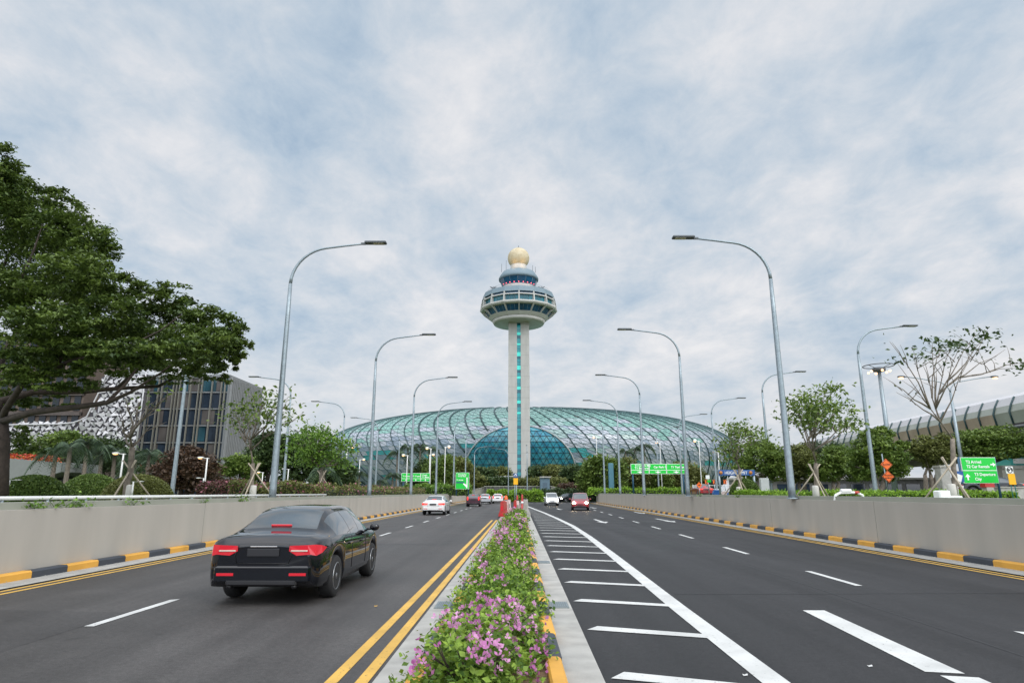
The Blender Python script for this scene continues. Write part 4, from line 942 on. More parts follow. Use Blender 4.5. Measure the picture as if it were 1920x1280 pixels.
def strip_hedge(name, label, x0, x1, y0, y1, z0, h, n, leaf, lf, flowers=0, fsize=None, fl='fl_pink', bump=.12):
    cx, cy = (x0 + x1) / 2, (y0 + y1) / 2; lx_, ly = abs(x1 - x0) / 2, abs(y1 - y0) / 2
    def fn(n):
        u = RNG.uniform(-1, 1, (n, 3)); f = RNG.integers(0, 4, n); u[:, 2] = (u[:, 2] + 1) / 2
        u[f >= 2, 2] = 1; u[f == 0, 1] = -1; s = f == 1; u[s, 0] = np.sign(u[s, 0])
        p = u * np.array([lx_, ly, h]); p[:, 2] += (np.sin(p[:, 0] * 2.1 + p[:, 1] * .9) + np.sin(p[:, 1] * 1.7 - p[:, 0])) * bump * h * (u[:, 2]); p += RNG.normal(size=(n, 3)) * leaf * .5
        p[:, 2] = np.maximum(p[:, 2], .02); return p
    c = MB(); c.rbox((0, 0, h * .42), (lx_ * 1.94, ly * 1.94, h * .84), .15)
    return hedge(name, label, fn, n, leaf, lf, c, 'hedge', flowers, fl, (cx, cy, z0), fsize=fsize)
x = lambda px, Y: at(px, 922, Y).x
strip_hedge('flowering_hedge', 'long low flowering hedge behind the left wall around the staked tree', x(430, 36), -11.2, 36, 38, GZ, .85, 5000, .15, 'lf_olive', 500, .15)
strip_hedge('flowering_hedge', 'pink topped hedge running along behind the left wall towards the dome', -13.0, -11.2, 38.5, 84, GZ, .75, 14000, .17, 'lf_olive', 1500, .16)
strip_hedge('flowering_hedge', 'reddish low hedge in front of the reddish tree', x(370, 42), x(440, 42), 42, 43.5, GZ, 1.0, 3500, .16, 'lf_red', 500, .15)
strip_hedge('flowering_hedge', 'brownish low hedge below the blue hoarding', x(640, 88), x(760, 88), 88, 90, GZ, .55, 3000, .2, 'lf_red', 300, .3)
strip_hedge('low_hedge', 'bright low hedge under the right end of the left gantry sign', x(760, 96), x(880, 96), 96, 98, GZ, 1.3, 4500, .3, 'lf_light')
strip_hedge('low_hedge', 'bright green low hedge behind the right wall below the round trees', x(1400, 40), x(1905, 40), 40, 42, GZ, .42, 12000, .15, 'lf_hedge')
strip_hedge('low_hedge', 'bright low planting behind the far end of the right wall', x(1110, 102), x(1300, 102), 104.5, 106.2, GZ, .9, 5000, .28, 'lf_hedge')
strip_hedge('low_hedge', 'bright green hedge across the end of the road behind the barriers', -4.4, 5.4, 119.5, 122.5, .0, 1.75, 8000, .3, 'lf_hedge')
strip_hedge('dark_hedge', 'dark hedge beside the black car at the end of the road', 5.6, 16, 123.5, 126, .0, 1.9, 5000, .34, 'lf_dark')
def bank_hedge(label, pxa, pxb, Y, top, bot, lf, n=6000, d=4):
    za = at(960, bot, Y).z; zb = at(960, top, Y).z
    return strip_hedge('bank_planting', label, x(pxa, Y), x(pxb, Y), Y, Y + d, za, zb - za, n, .5, lf, bump=.1)
bank_hedge('dark clipped planting on the bank left of the tower foot', 893, 955, 150, 899, 914, 'lf_dark')
bank_hedge('dark clipped planting on the bank right of the tower foot', 955, 1062, 151, 900, 914, 'lf_olive')
bank_hedge('reddish planting on the bank behind the black car', 1052, 1090, 140, 911, 921, 'lf_red', 3500)
bank_hedge('bushy planting left of the tower below the arch', 880, 952, 176, 880, 902, 'lf_dark', 6000)
bank_hedge('bushy planting right of the tower below the arch', 992, 1092, 178, 878, 902, 'lf_dark', 7000)
for i, (px, py, rx_, ry_, Y) in enumerate([(905, 890, 24, 14, 165), (938, 888, 20, 13, 168), (1010, 889, 20, 14, 168), (1042, 885, 24, 14, 166), (1075, 885, 22, 16, 160), (890, 900, 20, 12, 150)]):
    tree('shrub_tree', ['bushy dark tree under the left side of the arch', 'bushy dark tree left of the tower shaft', 'bushy dark tree right of the tower shaft', 'bushy dark tree above the blue grey kiosk', 'bushy dark tree under the right side of the arch', 'low dark tree right behind the square green sign'][i], Y, px, [(px, py, rx_, ry_), (px + 8, py + 8, rx_ * .8, ry_ * .8), (px - 9, py + 6, rx_ * .7, ry_ * .8)], ['lf_dark', 'lf_olive'][i % 2], 3500, .65, .2, group='dark trees at the foot of the dome')

# bougainvillea of the median
def boug(Y, r, h, nl, nf, label, dxm=-.24):
    sc = 1 if Y < 12 else min(2.4, 1 + (Y - 12) * .045)
    t = thing('bougainvillea_shrub', label, 'flowering shrub', (dxm + medx(Y), Y, .08), 0, 'bougainvillea shrubs of the median')
    m = MB()
    for i in range(9):
        a = random.uniform(0, 6.28); e = Vector((r * .75 * math.cos(a), r * .8 * math.sin(a), h * random.uniform(.6, .95))); m.tube(branch_pts((0, 0, 0), e, 3, .1), [.014, .011, .008, .004], 5)
    m.build('stems', M['bark'], t)
    k = max(6, nl // 22); d = RNG.normal(size=(k, 3)); d[:, 2] = np.abs(d[:, 2]); d /= np.linalg.norm(d, axis=1)[:, None]
    cc = d * (RNG.uniform(.35, 1.06, (k, 1))) * np.array([r, r * 1.15, h])
    idx = np.repeat(np.arange(k), 22); P = cc[idx] + np.clip(RNG.normal(size=(len(idx), 3)), -1.5, 1.5) * np.array([.085, .085, .06]) * sc ** .5
    P[:, 2] = np.maximum(P[:, 2], .03); tint = np.clip(RNG.uniform(.0, .85, k)[idx] + RNG.normal(size=len(idx)) * .17, 0, 1)
    quads_object('foliage', leaf_arrays(P, .062 * sc, .62, .55, .25), M['lf_boug'], t, tint)
    if nf:
        kf = max(3, int(nf * (.24 if 6 < Y < 7.3 else .15))); d = RNG.normal(size=(kf, 3)); d[:, 2] = np.abs(d[:, 2]) + .35; d[:, 1] -= .25; d /= np.linalg.norm(d, axis=1)[:, None]
        cc = d * RNG.uniform(.92, 1.10, (kf, 1)) * np.array([r * .92, r * 1.12, h * 1.06]); V = []; tt = []
        for q in range(kf):
            big = random.random() < (.6 if Y < 7.3 else .35); sp = (.085 if big else .045) * sc ** .6; tc_ = random.gauss(.45, .2)
            for b in range(random.randint(12, 24) if big else random.randint(2, 7)):
                f = cc[q] + np.clip(RNG.normal(size=3), -1.4, 1.4) * sp; dn = d[q] + RNG.normal(size=3) * .45; dn /= np.linalg.norm(dn)
                u = np.cross(dn, RNG.normal(size=3)); u /= np.linalg.norm(u); w = np.cross(dn, u); s = .032 * sc ** .8 * random.uniform(.8, 1.25); tn = min(1, max(0, random.gauss(tc_, .18)))
                for z in range(3):
                    an = 2.094 * z + .3; e = u * math.cos(an) + w * math.sin(an); sd = -u * math.sin(an) + w * math.cos(an)
                    V += [f, f + e * s * .6 + sd * s * .5 + dn * s * .42, f + e * s * 1.05 + dn * s * .8, f + e * s * .6 - sd * s * .5 + dn * s * .42]; tt.append(tn)
        quads_object('flowers', np.array(V), M['fl_boug'], t, np.array(tt))['kind'] = 'stuff'
    return t
BY = [(5.75, .62, .52, 3200, 55), (6.7, .60, .50, 3600, 75), (7.8, .62, .50, 3400, 30), (9.0, .56, .48, 3000, 26), (10.3, .60, .52, 3000, 40), (11.8, .52, .46, 2400, 26), (13.4, .56, .50, 2400, 55), (15.2, .52, .54, 2200, 60), (17.4, .52, .50, 2000, 40), (20, .5, .5, 1700, 46), (23, .5, .5, 1500, 40), (26.3, .5, .5, 1300, 34), (30, .5, .52, 1200, 30), (34, .5, .5, 1100, 26), (38, .52, .5, 1000, 24), (42, .5, .48, 900, 30), (45.5, .5, .46, 700, 30), (48.5, .45, .42, 500, 20)]
bl = ['bougainvillea clump at the very bottom edge of the frame', 'bougainvillea clump with the densest pink blooms, second from the camera', 'greener bougainvillea clump third from the camera', 'bougainvillea clump just in front of the pale green drain cover', 'bougainvillea clump beside the pale drain cover, fifth from the camera', 'sparser bougainvillea clump behind the pale drain cover', 'pink bougainvillea clump seventh from the camera', 'full bougainvillea clump with many blooms, eighth from the camera', 'ninth bougainvillea clump from the camera', 'tenth bougainvillea clump from the camera', 'eleventh bougainvillea clump from the camera', 'twelfth bougainvillea clump from the camera', 'thirteenth bougainvillea clump from the camera', 'fourteenth bougainvillea clump along the median', 'fifteenth bougainvillea clump along the median', 'bougainvillea clump between the red and white barriers', 'pinkish bougainvillea clump behind the red barrier', 'farthest bougainvillea clump below the U-turn sign']
for (Y, r, h, nl, nf), lab in zip(BY, bl): boug(Y, r + (-.05 if Y < 8.5 else .06 if Y < 14 else .16), h, int(nl * 1.05), nf, lab, (-.36 if Y < 9 else -.30) + random.uniform(-.07, .07))
# weeds on the walls
def weed(px, wx, s, label, z, n=70, r=.11):
    n = int(n * .5)
    Y = None
    for Yq in np.linspace(9, 100, 900):
        c = Vector((wx(Yq) + s * .1, Yq, z)); zc = Yq * CP + (z - EYE) * SP
        if abs(960 + F * c.x / zc - px) < 3: Y = Yq; break
    if Y is None: return
    t = thing('weed_tuft', label, 'weed', (wx(Y) + s * .12, Y, z), 0, 'weeds growing on the walls'); p = RNG.normal(size=(n, 3)) * np.array([.1, r * 2.2, r]); p[:, 2] = np.abs(p[:, 2]) * .9 + .02
    quads_object('foliage', leaf_arrays(p, .09, .5, .3, 0), M['lf_light'], t); m = MB()
    for i in range(4): m.tube([(0, 0, 0), (random.uniform(-.05, .05), random.uniform(-.25, .25), r * 1.3)], .005, 4)
    m.build('stems', M['lf_light'], t)
for px, lab, n in [(68, 'tallest weed tuft on the left wall below the clipped mound', 110), (154, 'weed tuft on the left wall left of the bare tree', 110), (255, 'weed tuft on the left wall below the low path lamp', 80), (456, 'bright weed tuft on the left wall beside the staked tree', 130), (104, 'low weed between the two tufts at the left end of the wall', 60), (132, 'thin weed just left of the second tuft on the left wall', 50), (388, 'small weed on the left wall below the reddish hedge', 50)]:
    weed(px, wall_left_x, -1, lab, 1.365, n)
for px, lab in [(1380, 'small weed on the right wall below the small staked tree'), (1310, 'small weed on the right wall below the orange works boards')]: weed(px, wall_right_x, 1, lab, 1.425, 60)
# ================================================================ buildings
M['b_glass'] = mat('dark_office_glass', (.022, .034, .052), .07, spec=.8, noise=.5, nscale=.35)
M['b_glass_teal'] = mat('teal_reflecting_glass', (.025, .075, .10), .06, spec=.9, noise=.5, nscale=.25)
M['b_blind'] = mat('drawn_brown_blind', (.08, .07, .066), .6, noise=.3, nscale=.6)
M['fin'] = mat('beige_metal_fin', (.19, .185, .16), .5, noise=.08)
M['fin_pale'] = mat('pale_grey_fin', (.21, .215, .22), .55, noise=.06)
M['slab'] = mat('pale_floor_edge', (.17, .18, .19), .6)
M['dark_wall'] = mat('dark_brown_wall', (.07, .055, .05), .7, noise=.2)
M['screen_white'] = mat('white_facade_screen', (.50, .49, .51), .45, noise=.05)
M['screen_back'] = mat('dark_screen_recess', (.07, .065, .075), .8)
M['hotel_glass'] = mat('hotel_window_glass', (.012, .018, .026), .1, spec=.2)
M['hotel_wall'] = mat('hotel_brown_wall', (.10, .072, .058), .7, noise=.15)
# office block: corner at px 429
BYc = 100.0; c = at(429, 706, BYc); H = c.z - GZ; Wd, Dp = 24.0, 13.0
O = thing('office_block', 'dark glass office block with beige upright fins and pale ribbed side', 'office building', (c.x, BYc, GZ))
m = MB(); m.box((-Wd / 2, Dp / 2 + .1, H / 2), (Wd - .02, Dp - .2, H - .1)); m.build('wall', M['b_glass'], O)
m = MB(); NF = 7; fh = H / NF; xx = 0; rq = random.Random(3); gl = MB()
for f in range(NF):
    z = f * fh; m.box((-Wd / 2, -.06, z + .1), (Wd, .30, .2)); xx = 0
    while xx < Wd - .3:
        w = rq.choice([.9, 1.2, 1.6, 2.0]); u = rq.random(); e = min(w, Wd - xx)
        gl.box((-xx - e / 2, .03, z + fh * .55), (e - .03, .10, fh - .35), 2 if u < .18 else (1 if f >= NF - 1 and u < .6 or u > .975 else 0)); xx += w
m.box((-Wd / 2, -.06, H - .1), (Wd, .34, .35)); m.build('floor_edges', M['slab'], O); gl.build('window_band', [M['b_glass'], M['b_glass_teal'], M['b_blind']], O)
xx = .25; k = 0; m = MB(); rq = random.Random(9)
while xx < Wd:
    m.box((-xx, -.36, H / 2), (.10, .40, H)); xx += [.55, 1.5, 1.6, .5, 1.3, 1.7, .5, .5, 1.8][k % 9]; k += 1
m.build('front_fins', M['fin'], O)
m = MB(); m.box((.12, Dp / 2, H / 2 + .05), (.25, Dp, H + .1)); m.build('side_wall', M['slab'], O)
m = MB(); yy = .3
while yy < Dp: m.box((.38, yy, H / 2), (.42, .26, H + .1)); yy += .62
m.build('side_fins', M['fin_pale'], O)
m = MB(); m.box((-Wd / 2, Dp / 2, H + .15), (Wd + .5, Dp + .3, .3)); m.build('roof', M['slab'], O)
# hotel with its lattice screen, behind the big tree
HYc = 78.0; hr = at(268, 740, HYc); hl = at(-40, 740, HYc); W = hr.x - hl.x
HT = thing('hotel', 'hotel with white lattice screen and dark glass floors behind the big tree', 'hotel building', (hl.x, HYc, GZ))
ztop = at(100, 640, HYc).z - GZ + 1; zs0 = at(100, 848, HYc).z - GZ
m = MB(); wv = W * .60; m.box((wv / 2, 5.3, ztop / 2), (wv, 8, ztop)); m.build('wall', M['hotel_wall'], HT)
m = MB(); g_ = MB(); nf = 6
for f in range(nf):
    z = 5.0 + f * (ztop - 5) / nf; m.box((wv / 2, 1.2, z), (wv, .6, .45))
    for k in range(9): g_.box((wv * (k + .5) / 9, 1.26, z + 1.35), (wv / 9 - .55, .12, 1.9))
m.build('floor_edges', M['dark_wall'], HT); g_.build('window_band', M['hotel_glass'], HT)
m = MB(); bk = MB(); nx = 25; 
def top_z(u):                                   # the screen's edge dips like a sail and climbs to the right
    pts = [(0, 800), (.3, 797), (.52, 796), (.62, 793), (.68, 782), (.715, 755), (.74, 705), (1, 700)]
    for (a, b), (c_, d) in zip(pts, pts[1:]):
        if a <= u <= c_: return at(150, b + (d - b) * (u - a) / (c_ - a), HYc).z - GZ
    return 10
zb = at(150, 846, HYc).z - GZ; cell = W / nx
for i in range(nx):
    u = (i + .5) / nx; zt = top_z(u); z = zb; j = 0
    bk.box((u * W, .55, (zb + zt) / 2), (cell, .2, zt - zb))
    while z < zt - .2:
        cx_ = u * W + (cell * .5 if j % 2 else 0); hw = cell * .62; hh = cell * .54; zz = z + hh; tw = random.uniform(-.4, .4) * hw; hh *= random.uniform(.8, 1.15)
        if cx_ < W:
            for q in range(2):                  # folded white blades, each turned its own way
                a_ = random.uniform(0, 6.28); P3 = []
                for v in range(3):
                    an = a_ + v * 2.094 + random.uniform(-.4, .4); r_ = cell * random.uniform(.36, .62)
                    P3.append((cx_ + r_ * math.cos(an) * 1.1, .3 - random.uniform(0, .5) * (v == q), zz + r_ * math.sin(an)))
                m.add(P3, [(0, 1, 2)], 0)
        z += cell * .72; j += 1
m.build('lattice_screen', M['screen_white'], HT); bk.build('screen_backing', M['screen_back'], HT)
m = MB()
ptsr = [(u * W, .0, top_z(u) + .1) for u in np.linspace(0, 1, 26)] + [(W, 0, zb)]
m.tube(ptsr, .09, 6); m.build('screen_edge', M['screen_white'], HT)
# grey porch with red flowers
q = at(8, 900, 50); e = at(95, 900, 50); t = thing('porch_roof', 'grey wedge shaped porch edged with red flowers at far left', 'porch', (q.x, 50, GZ)); L = e.x - q.x
z1, z2, z3, z4 = [at(30, y, 50).z - GZ for y in (848, 862, 898, 886)]
m = MB(); m.prism([(-6, z3 + .3), (L * .6, z3 - .1), (L * 1.2, z2 - .9), (L * 1.15, z2 - .2), (-6, z1)], 0, 5); m.build('roof', mat('grey_porch_panel', (.17, .18, .17), .6, noise=.06), t)
m = MB(); m.box((-1, 3, z3 / 2), (9, 3, z3)); m.build('entrance', M['screen_back'], t)
p_ = np.column_stack([RNG.uniform(-4, L * 1.05, 450), RNG.uniform(.0, 1.2, 450), np.zeros(450)]); p_[:, 2] = z1 - (p_[:, 0] + 6) / (L * 1.15 + 6) * (z1 - z2 + .2) + RNG.uniform(0, .45, 450)
quads_object('flowers', leaf_arrays(p_, .22, .7, .3, 0), leaf_mat('red_orange_flowers', (.45, .03, .05), (.6, .16, .03), .2), t)
# raised glazed walkway at right, running away from the camera
t = thing('glazed_walkway', 'long raised glazed walkway with curved ribs and grey roof at right', 'walkway', (0, 0, GZ)); 
WX0, WX1 = 51.5, 57.5; YW0, YW1 = 40.0, 150.0; wxx = lambda Y: WX0 + (WX1 - WX0) * (Y - 60) / 65
zt_, zg1, zg0, zs_b = 10.45, 9.35, 7.4, 6.35
def wsec(Y): 
    X = wxx(Y); return [(X + 5, zt_ + .5), (X + 2.2, zt_ + .35), (X + .6, zt_ - .25), (X + .1, zg1), (X - .18, (zg1 + zg0) / 2 + .25), (X + .02, zg0), (X + .3, zs_b), (X + 6, zs_b - 1.2), (X + 14, zs_b - 1.6)]
M['w_glass'] = mat('pale_green_walkway_glass', (.29, .31, .265), .12, spec=.7, noise=.12, nscale=.4)
M['w_warm'] = mat('warm_walkway_glass', (.38, .31, .24), .15, spec=.6, noise=.15, nscale=.5)
M['w_roof'] = mat('grey_walkway_roof', (.52, .51, .52), .55, noise=.04)
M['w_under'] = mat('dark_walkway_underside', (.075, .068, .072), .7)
st = list(np.arange(YW0, YW1, 2.6)); mr_, mg_, mu_ = MB(), MB(), MB()
for a, b in zip(st, st[1:]):
    A, B = wsec(a), wsec(b)
    for k in range(8):
        q4 = [(A[k][0], a, A[k][1]), (A[k + 1][0], a, A[k + 1][1]), (B[k + 1][0], b, B[k + 1][1]), (B[k][0], b, B[k][1])]
        if k < 3: mr_.quad(*q4)
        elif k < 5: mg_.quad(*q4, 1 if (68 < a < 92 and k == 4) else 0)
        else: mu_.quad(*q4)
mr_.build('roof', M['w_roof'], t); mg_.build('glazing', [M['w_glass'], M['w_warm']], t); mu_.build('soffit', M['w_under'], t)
for a in st:
    m = MB(); m.tube([(p[0] - .07, a, p[1]) for p in wsec(a)[2:6]], .10, 5); m.build('rib', M['dome_rib'], t)
m = MB(); m.tube([(wxx(a) - .12, a, zg0 - .35) for a in (YW0, YW1 - 3)], .14, 4); m.build('sill_rail', M['slab'], t)
for Y in (58, 82, 106, 130):
    m = MB(); m.tube([(wxx(Y) + 7, Y, 0), (wxx(Y) + 7, Y, zs_b - 1.3)], [.9, .8], 12); m.build('pier', M['conc'], t)
# leaning pale column under the walkway (px 1765)
p = at(1766, 880, 54); t = thing('concrete_pier', 'pale square concrete pier behind the bare branched tree', 'pier', (p.x, 54, GZ)); m = MB(); zz = at(1766, 876, 54).z - GZ
m.rbox((0, 0, zz / 2), (.8, .8, zz), .05); m.build('shaft', M['conc_light'], t); m = MB(); m.box((0, 0, zz + .08), (.9, .9, .16)); m.build('cap', M['conc'], t)
p = at(1385, 925, 98); e = at(1800, 925, 98); z = at(1600, 899, 98).z - GZ; L = e.x - p.x
t = thing('low_building', 'long low grey building glimpsed under the round trees at right', 'building', (p.x, 98, GZ)); m = MB(); m.box((L / 2, 2, z / 2), (L, 4, z)); m.build('wall', mat('dull_grey_render', (.16, .155, .15), .8, noise=.2, nscale=.4), t)
m = MB(); m.box((L / 2, 1.8, z + .15), (L + .6, 5, .3)); m.build('roof', M['conc'], t)
for i in range(12): m = MB(); m.box((L * (i + .5) / 12, -.04, z * .45), (L / 16, .1, z * .55)); m.build('window', M['b_glass'], t)
# hoarding with sea picture and white capping left of the tower
p = at(655, 920, 125); e = at(835, 920, 125); L = e.x - p.x; hz = at(700, 914, 125).z - GZ
t = thing('hoarding', 'long blue painted hoarding with a white top rail left of the gantry', 'hoarding', (p.x, 125, GZ))
mm_ = bpy.data.materials.new('blue_mural'); mm_.use_nodes = True; n = mm_.node_tree.nodes; l = mm_.node_tree.links
tc = n.new('ShaderNodeTexCoord'); tn = n.new('ShaderNodeTexNoise'); tn.inputs['Scale'].default_value = .35; tn.inputs['Detail'].default_value = 5; rp = n.new('ShaderNodeValToRGB')
rp.color_ramp.elements[0].position = .35; rp.color_ramp.elements[0].color = (.01, .08, .28, 1); rp.color_ramp.elements[1].position = .68; rp.color_ramp.elements[1].color = (.35, .52, .55, 1)
k = rp.color_ramp.elements.new(.52); k.color = (.02, .28, .45, 1); l.new(tc.outputs['Object'], tn.inputs[0]); l.new(tn.outputs[0], rp.inputs[0]); l.new(rp.outputs[0], n['Principled BSDF'].inputs[0])
m = MB(); m.box((L / 2, 0, hz * .45), (L, .2, hz * .9)); m.build('board', mm_, t)
m = MB(); m.box((L / 2, -.1, hz * .96), (L + 1, .8, .22)); m.build('top_rail', M['sign_white'], t)
m = MB(); m.box((-.9, .2, hz * .45), (2.2, .5, hz * .85)); m.build('end_panel', M['conc_light'], t)
# concrete panel wall, kiosk, sloping wing walls and white canopy at the end of the road
p = at(908, 925, 138); e = at(1034, 925, 138); hz = at(970, 912, 138).z - GZ; L = e.x - p.x
t = thing('panel_wall', 'dark grey ribbed concrete wall at the end of the road', 'wall', (p.x, 138, GZ)); m = MB(); m.box((L / 2, .3, hz / 2), (L, .6, hz)); m.build('panel', mat('dark_weathered_concrete', (.085, .085, .085), .85, noise=.35, nscale=1.2), t)
m = MB()
for i in range(int(L / .9)): m.box((.45 + i * .9, -.06, hz / 2), (.16, .14, hz - .1))
m.build('ribs', mat('grey_concrete_rib', (.13, .13, .125), .85), t); m = MB(); m.box((L / 2, .25, hz + .08), (L + .2, .8, .16)); m.build('coping', M['coping_dark'], t)
for i, (a, b, s) in enumerate([(872, 908, 1), (1034, 1062, -1)]):
    p = at(a, 925, 139); e = at(b, 925, 139); L = e.x - p.x; t = thing('wing_wall', ['pale sloping wing wall left of the dark ribbed wall', 'pale sloping wing wall right of the dark ribbed wall'][i], 'wall', (p.x, 139, GZ)); m = MB()
    m.prism([(0, 0), (L, 0), (L, hz * .9 if s > 0 else .5), (0, .5 if s > 0 else hz * 1.05)], 0, .6); m.build('panel', M['conc'], t)
    m = MB(); z0, z1 = ((.5, hz * .9) if s > 0 else (hz * 1.05, .5)); m.prism([(0, z0), (L, z1), (L, z1 + .15), (0, z0 + .15)], -.1, .7); m.build('coping', M['conc_light'], t)
p = at(1022, 918, 136); k = mpp(905, 136); t = thing('kiosk', 'blue grey metal box kiosk right of the tower foot', 'kiosk', (p.x, 136, GZ)); hz = at(1022, 895, 136).z - GZ
m = MB(); m.rbox((0, 1, hz / 2), (18 * k, 2, hz), .08); m.build('wall', mat('blue_grey_cladding', (.10, .16, .21), .5, noise=.1), t); m = MB(); m.box((.1, .9, hz + .12), (21 * k, 2.6, .24)); m.build('roof', M['conc_light'], t)
m = MB(); m.box((0, -.03, hz * .35), (.9, .06, hz * .7)); m.build('door', mat('grey_kiosk_door', (.07, .11, .15), .5), t)
p = at(935, 897, 160); k = mpp(895, 160); t = thing('canopy', 'small white sloping canopy with rails left of the tower foot', 'canopy', (p.x, 160, at(935, 899, 160).z)); m = MB(); m.prism([(-18 * k, 0), (8 * k, 6 * k), (10 * k, 6.6 * k), (-16 * k, 4 * k)], -1.5, 1.5); m.build('roof', M['sign_white'], t)
m = MB()
for q in range(6): m.tube([(6 * k + q * 3 * k, 0, -1), (6 * k + q * 3 * k, 0, 6 * k)], .07, 4)
m.tube([(6 * k, 0, 6 * k), (28 * k, 0, 6 * k)], .08, 4); m.build('rail', M['white_metal'], t)
t = thing('planted_bank', 'dark earth bank under the planting before the tower', 'bank', (0, 0, 0)); m = MB(); m.prism([(at(872, 925, 142).x, GZ - .1), (at(1110, 925, 142).x, GZ - .1), (at(1085, 915, 142).x, at(960, 916, 146).z), (at(885, 915, 142).x, at(960, 914, 146).z)], 146, 175)
m.build('soil', M['lf_dark'] if False else mat('dark_planted_soil', (.035, .04, .022), .95, noise=.4), t)
t['kind'] = 'structure'
# grey ramp wall with a parked bus at the right edge
p = at(1880, 890, 62); zz = at(1890, 872, 62).z - GZ
t = thing('ramp_wall', 'grey ramp parapet behind the amber notice at the right edge', 'wall', (p.x, 62, GZ)); m = MB(); m.box((9, 1, zz / 2), (18, 2, zz)); m.build('panel', M['conc'], t); m = MB(); m.box((9, -.06, zz - .2), (18, .14, .25)); m.build('coping', M['conc_light'], t)
b = thing('bus', 'white and teal bus on the ramp at the right edge', 'bus', (at(1898, 860, 66).x, 66, GZ + zz - .35)); m = MB(); m.rbox((5.2, 1.3, 1.5), (10.4, 2.5, 2.5), .25); m.build('body', mat('teal_bus_paint', (.05, .32, .30), .3, coat=1), b)
m = MB(); m.box((5.2, .03, 1.95), (9.6, .04, .9)); m.build('window_band', M['car_glass'], b); m = MB(); m.box((5.2, .035, .95), (10.2, .04, .5)); m.build('white_stripe', M['p_white'], b)
for xx in (1.8, 8.4):
    m = MB(); m.lathe([(.3, -.14), (.48, -.12), (.48, .12), (.3, .14)], 16); w_ = m.build('wheel', M['tyre'], b, (xx, .12, .48)); w_.rotation_euler = (math.pi / 2, 0, 0)
# white pipe railing along the left wall top and low barriers on the right
t = thing('guard_rail', 'white low guard rail on top of the left wall', 'railing', (0, 0, 1.36)); m = MB(); m.box((0, 0, 0), (.01, .01, .01)) if False else None
m.tube([(wall_left_x(Y) - .55, Y, .22) for Y in (2, 12, 20, 36)], .042, 8); m.build('rail', M['white_metal'], t); m = MB(); Y = 3.0
while Y < 36: m.tube([(wall_left_x(Y) - .55, Y, -.1), (wall_left_x(Y) - .55, Y, .20)], .03, 6); Y += 1.3
m.build('post', M['pole'], t)
p = at(1562, 930, 24); q = at(1622, 930, 24); t = thing('pipe_barrier', 'low white pipe barrier with a red band behind the right wall', 'barrier', (p.x, 24, GZ)); L = q.x - p.x; z = at(1590, 923, 24).z - GZ
m = MB(); m.tube([(0, 0, 0), (.1, 0, z * .8), (.3, 0, z), (L - .3, 0, z), (L - .1, 0, z * .8), (L, 0, 0)], .05, 8); m.build('pipe', M['white_metal'], t); m = MB(); m.tube([(L * .68, 0, z), (L * .82, 0, z)], .056, 8); m.build('red_band', M['red_plastic'], t); m = MB(); m.rbox((L * .42, 0, z + .07), (.4, .15, .12), .03); m.build('lamp_box', M['white_metal'], t)
p = at(1766, 926, 24); t = thing('concrete_block', 'white concrete block on the right wall beside the bare tree', 'concrete block', (p.x, 24, GZ)); m = MB(); m.rbox((0, 0, .26), (.42, .4, .52), .04); m.build('block', M['sign_white'], t); m = MB(); m.rbox((.45, .05, .16), (.5, .3, .34), .03); m.build('foot', M['white_metal'], t)
p = at(1852, 915, 44); t = thing('water_barrier', 'red plastic water barrier below the green T2 sign', 'water barrier', (p.x, 44, GZ)); k = mpp(915, 44); z = at(1850, 910, 44).z - GZ; m = MB(); m.prism([(-9 * k, z - .1), (9 * k, z - .1), (8 * k, z + .35), (6.5 * k, z + .5), (-6.5 * k, z + .5), (-8 * k, z + .35)], -.25, .25); m.build('shell', M['red_plastic'], t); m = MB(); m.box((0, 0, (z - .1) / 2), (16 * k, .6, z - .1), 0, 0, .8); m.build('base', M['conc'], t)
p = at(1888, 920, 46); t = thing('concrete_block', 'large pale concrete block between the legs of the T2 sign', 'concrete block', (p.x, 46, GZ)); z = at(1888, 912, 46).z - GZ; m = MB(); m.rbox((0, 0, z / 2), (1.9, 1.0, z), .05); m.build('block', M['conc_light'], t); m = MB(); m.box((0, -.02, z * .96), (2.0, 1.1, .08)); m.build('cap', M['conc'], t)
p = at(1433, 908, 46); z1, z0 = at(1433, 896, 46).z - GZ, at(1433, 921, 46).z - GZ; t = thing('electric_cabinet', 'grey upright cabinet board on a post left of the second right lamp post', 'cabinet', (p.x, 46, GZ)); k = mpp(908, 46); m = MB(); m.rbox((0, 0, (z0 + z1) / 2), (16 * k, .3, z1 - z0), .03); m.build('box', mat('pale_grey_cabinet', (.42, .44, .44), .5), t); m = MB(); m.tube([(0, .1, 0), (0, .1, z0 + .1)], .05, 6); m.build('post', M['pole'], t)
p = at(1146, 900, 112); t = thing('totem', 'tall slim teal totem between the right trees', 'totem sign', (p.x, 112, GZ)); z = at(1146, 868, 112).z - GZ; m = MB(); m.rbox((0, 0, z / 2), (.9, .5, z), .1); m.build('panel', mat('teal_totem', (.06, .17, .22), .4), t); m = MB(); m.box((0, 0, .12), (1.2, .8, .24)); m.build('foot', M['conc'], t)
